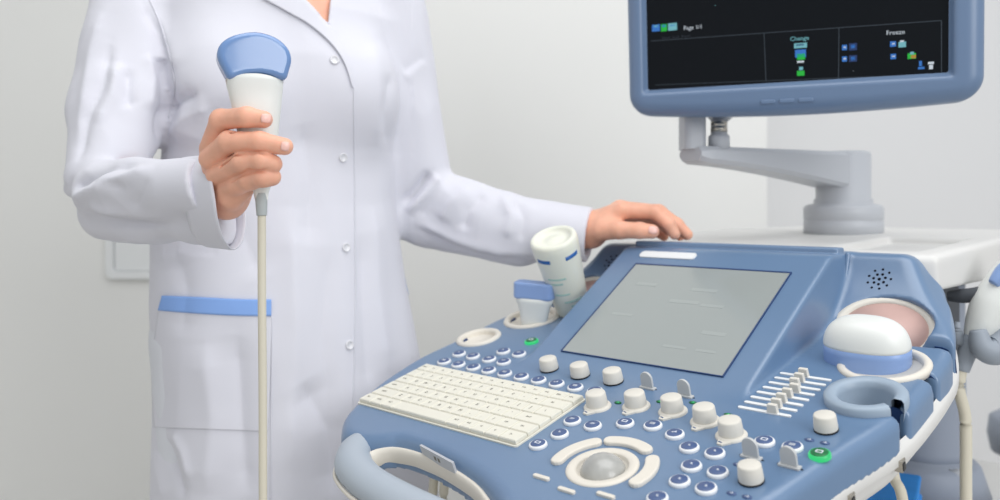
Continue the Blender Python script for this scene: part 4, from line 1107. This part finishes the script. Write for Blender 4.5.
sdf_obj('lens', head_sdf, (P(212, 0, HD).x, HD-.022, P(0, 92, HD).z), (P(297, 0, HD).x, HD+.022, P(0, 28, HD).z), .0011, M_['pblue'], hp_, PR)
secs = [(75.5, 254.6, 26.8, .0150), (76.5, 254.6, 27.6, .0163), (81, 254.7, 27.8, .0163), (88, 255, 27, .0148), (100, 256, 25.0, .0145), (115, 257, 22.5, .0140), (135, 258, 19.5, .0135), (160, 259.5, 16.5, .0125), (180, 260.5, 12, .0105), (192, 261, 7.5, .0075), (200, 261.2, 6.2, .006)]
v = []; n = 36
for py, px, hw, th in secs:
    c = P(px, py, HD); 
    for i in range(n):
        a = 2*PI*i/n; cs, sn = math.cos(a), math.sin(a); k = (abs(cs)**2.8+abs(sn)**2.8)**(-1/2.8)
        zo = (-.0035*(1-cs*cs) if py < 79 else 0)
        v.append((c.x+cs*k*hw*HD/F, c.y+sn*k*th, c.z-(.0055*min(1, abs(cs*k))**2 if py < 80 else 0)))
f = [(s*n+i, s*n+(i+1) % n, (s+1)*n+(i+1) % n, (s+1)*n+i) for s in range(len(secs)-1) for i in range(n)]
f.append(tuple(range(n))); f.append(tuple((len(secs)-1)*n+i for i in range(n))[::-1])
mk('probe_body', v, [q[::-1] for q in f], M_['pwhite'], hp_, PR)
mk('strain_relief', *tube([P(261.2, 193, HD), P(261.5, 205, HD), P(261.8, 215.5, HD)], [.0062, .0056, .0050], 18), M_['relief'], hp_)
mk('cable', *tube([P(261.8, 214, HD), P(262, 300, HD), P(262.8, 400, HD), P(263, 500, HD), P(264, 700, HD), P(285, 900, HD), P(340, 1010, HD+.05)], .0041, 14), M_['cable'], hp_)

# ------------------------------------------------------------------ light
w = bpy.data.worlds.new('world'); sc.world = w; w.use_nodes = True
bg = w.node_tree.nodes['Background']; bg.inputs[0].default_value = (.93, .96, 1.0, 1); bg.inputs[1].default_value = .58
def area(name, loc, aim, sx, sy, e, col=(1, 1, 1)):
    l = bpy.data.lights.new(name, 'AREA'); l.shape = 'RECTANGLE'; l.size = sx; l.size_y = sy; l.energy = e; l.color = col
    o = bpy.data.objects.new(name, l); COL.objects.link(o); o.location = loc
    o.rotation_euler = (Vector(aim)-Vector(loc)).to_track_quat('-Z', 'Y').to_euler(); return o
area('ceiling_panel_light', (.3, .6, 2.6), (.3, .9, 0), 2.0, 1.4, 22, (1, 1, 1))
area('window_light', (1.5, -1.3, 2.0), (-.2, 1.2, 1.0), 1.5, 1.5, 34, (1, 1, 1))
sc.view_settings.view_transform = 'Standard'; sc.view_settings.look = 'None'; sc.view_settings.exposure = 0; sc.view_settings.gamma = 1
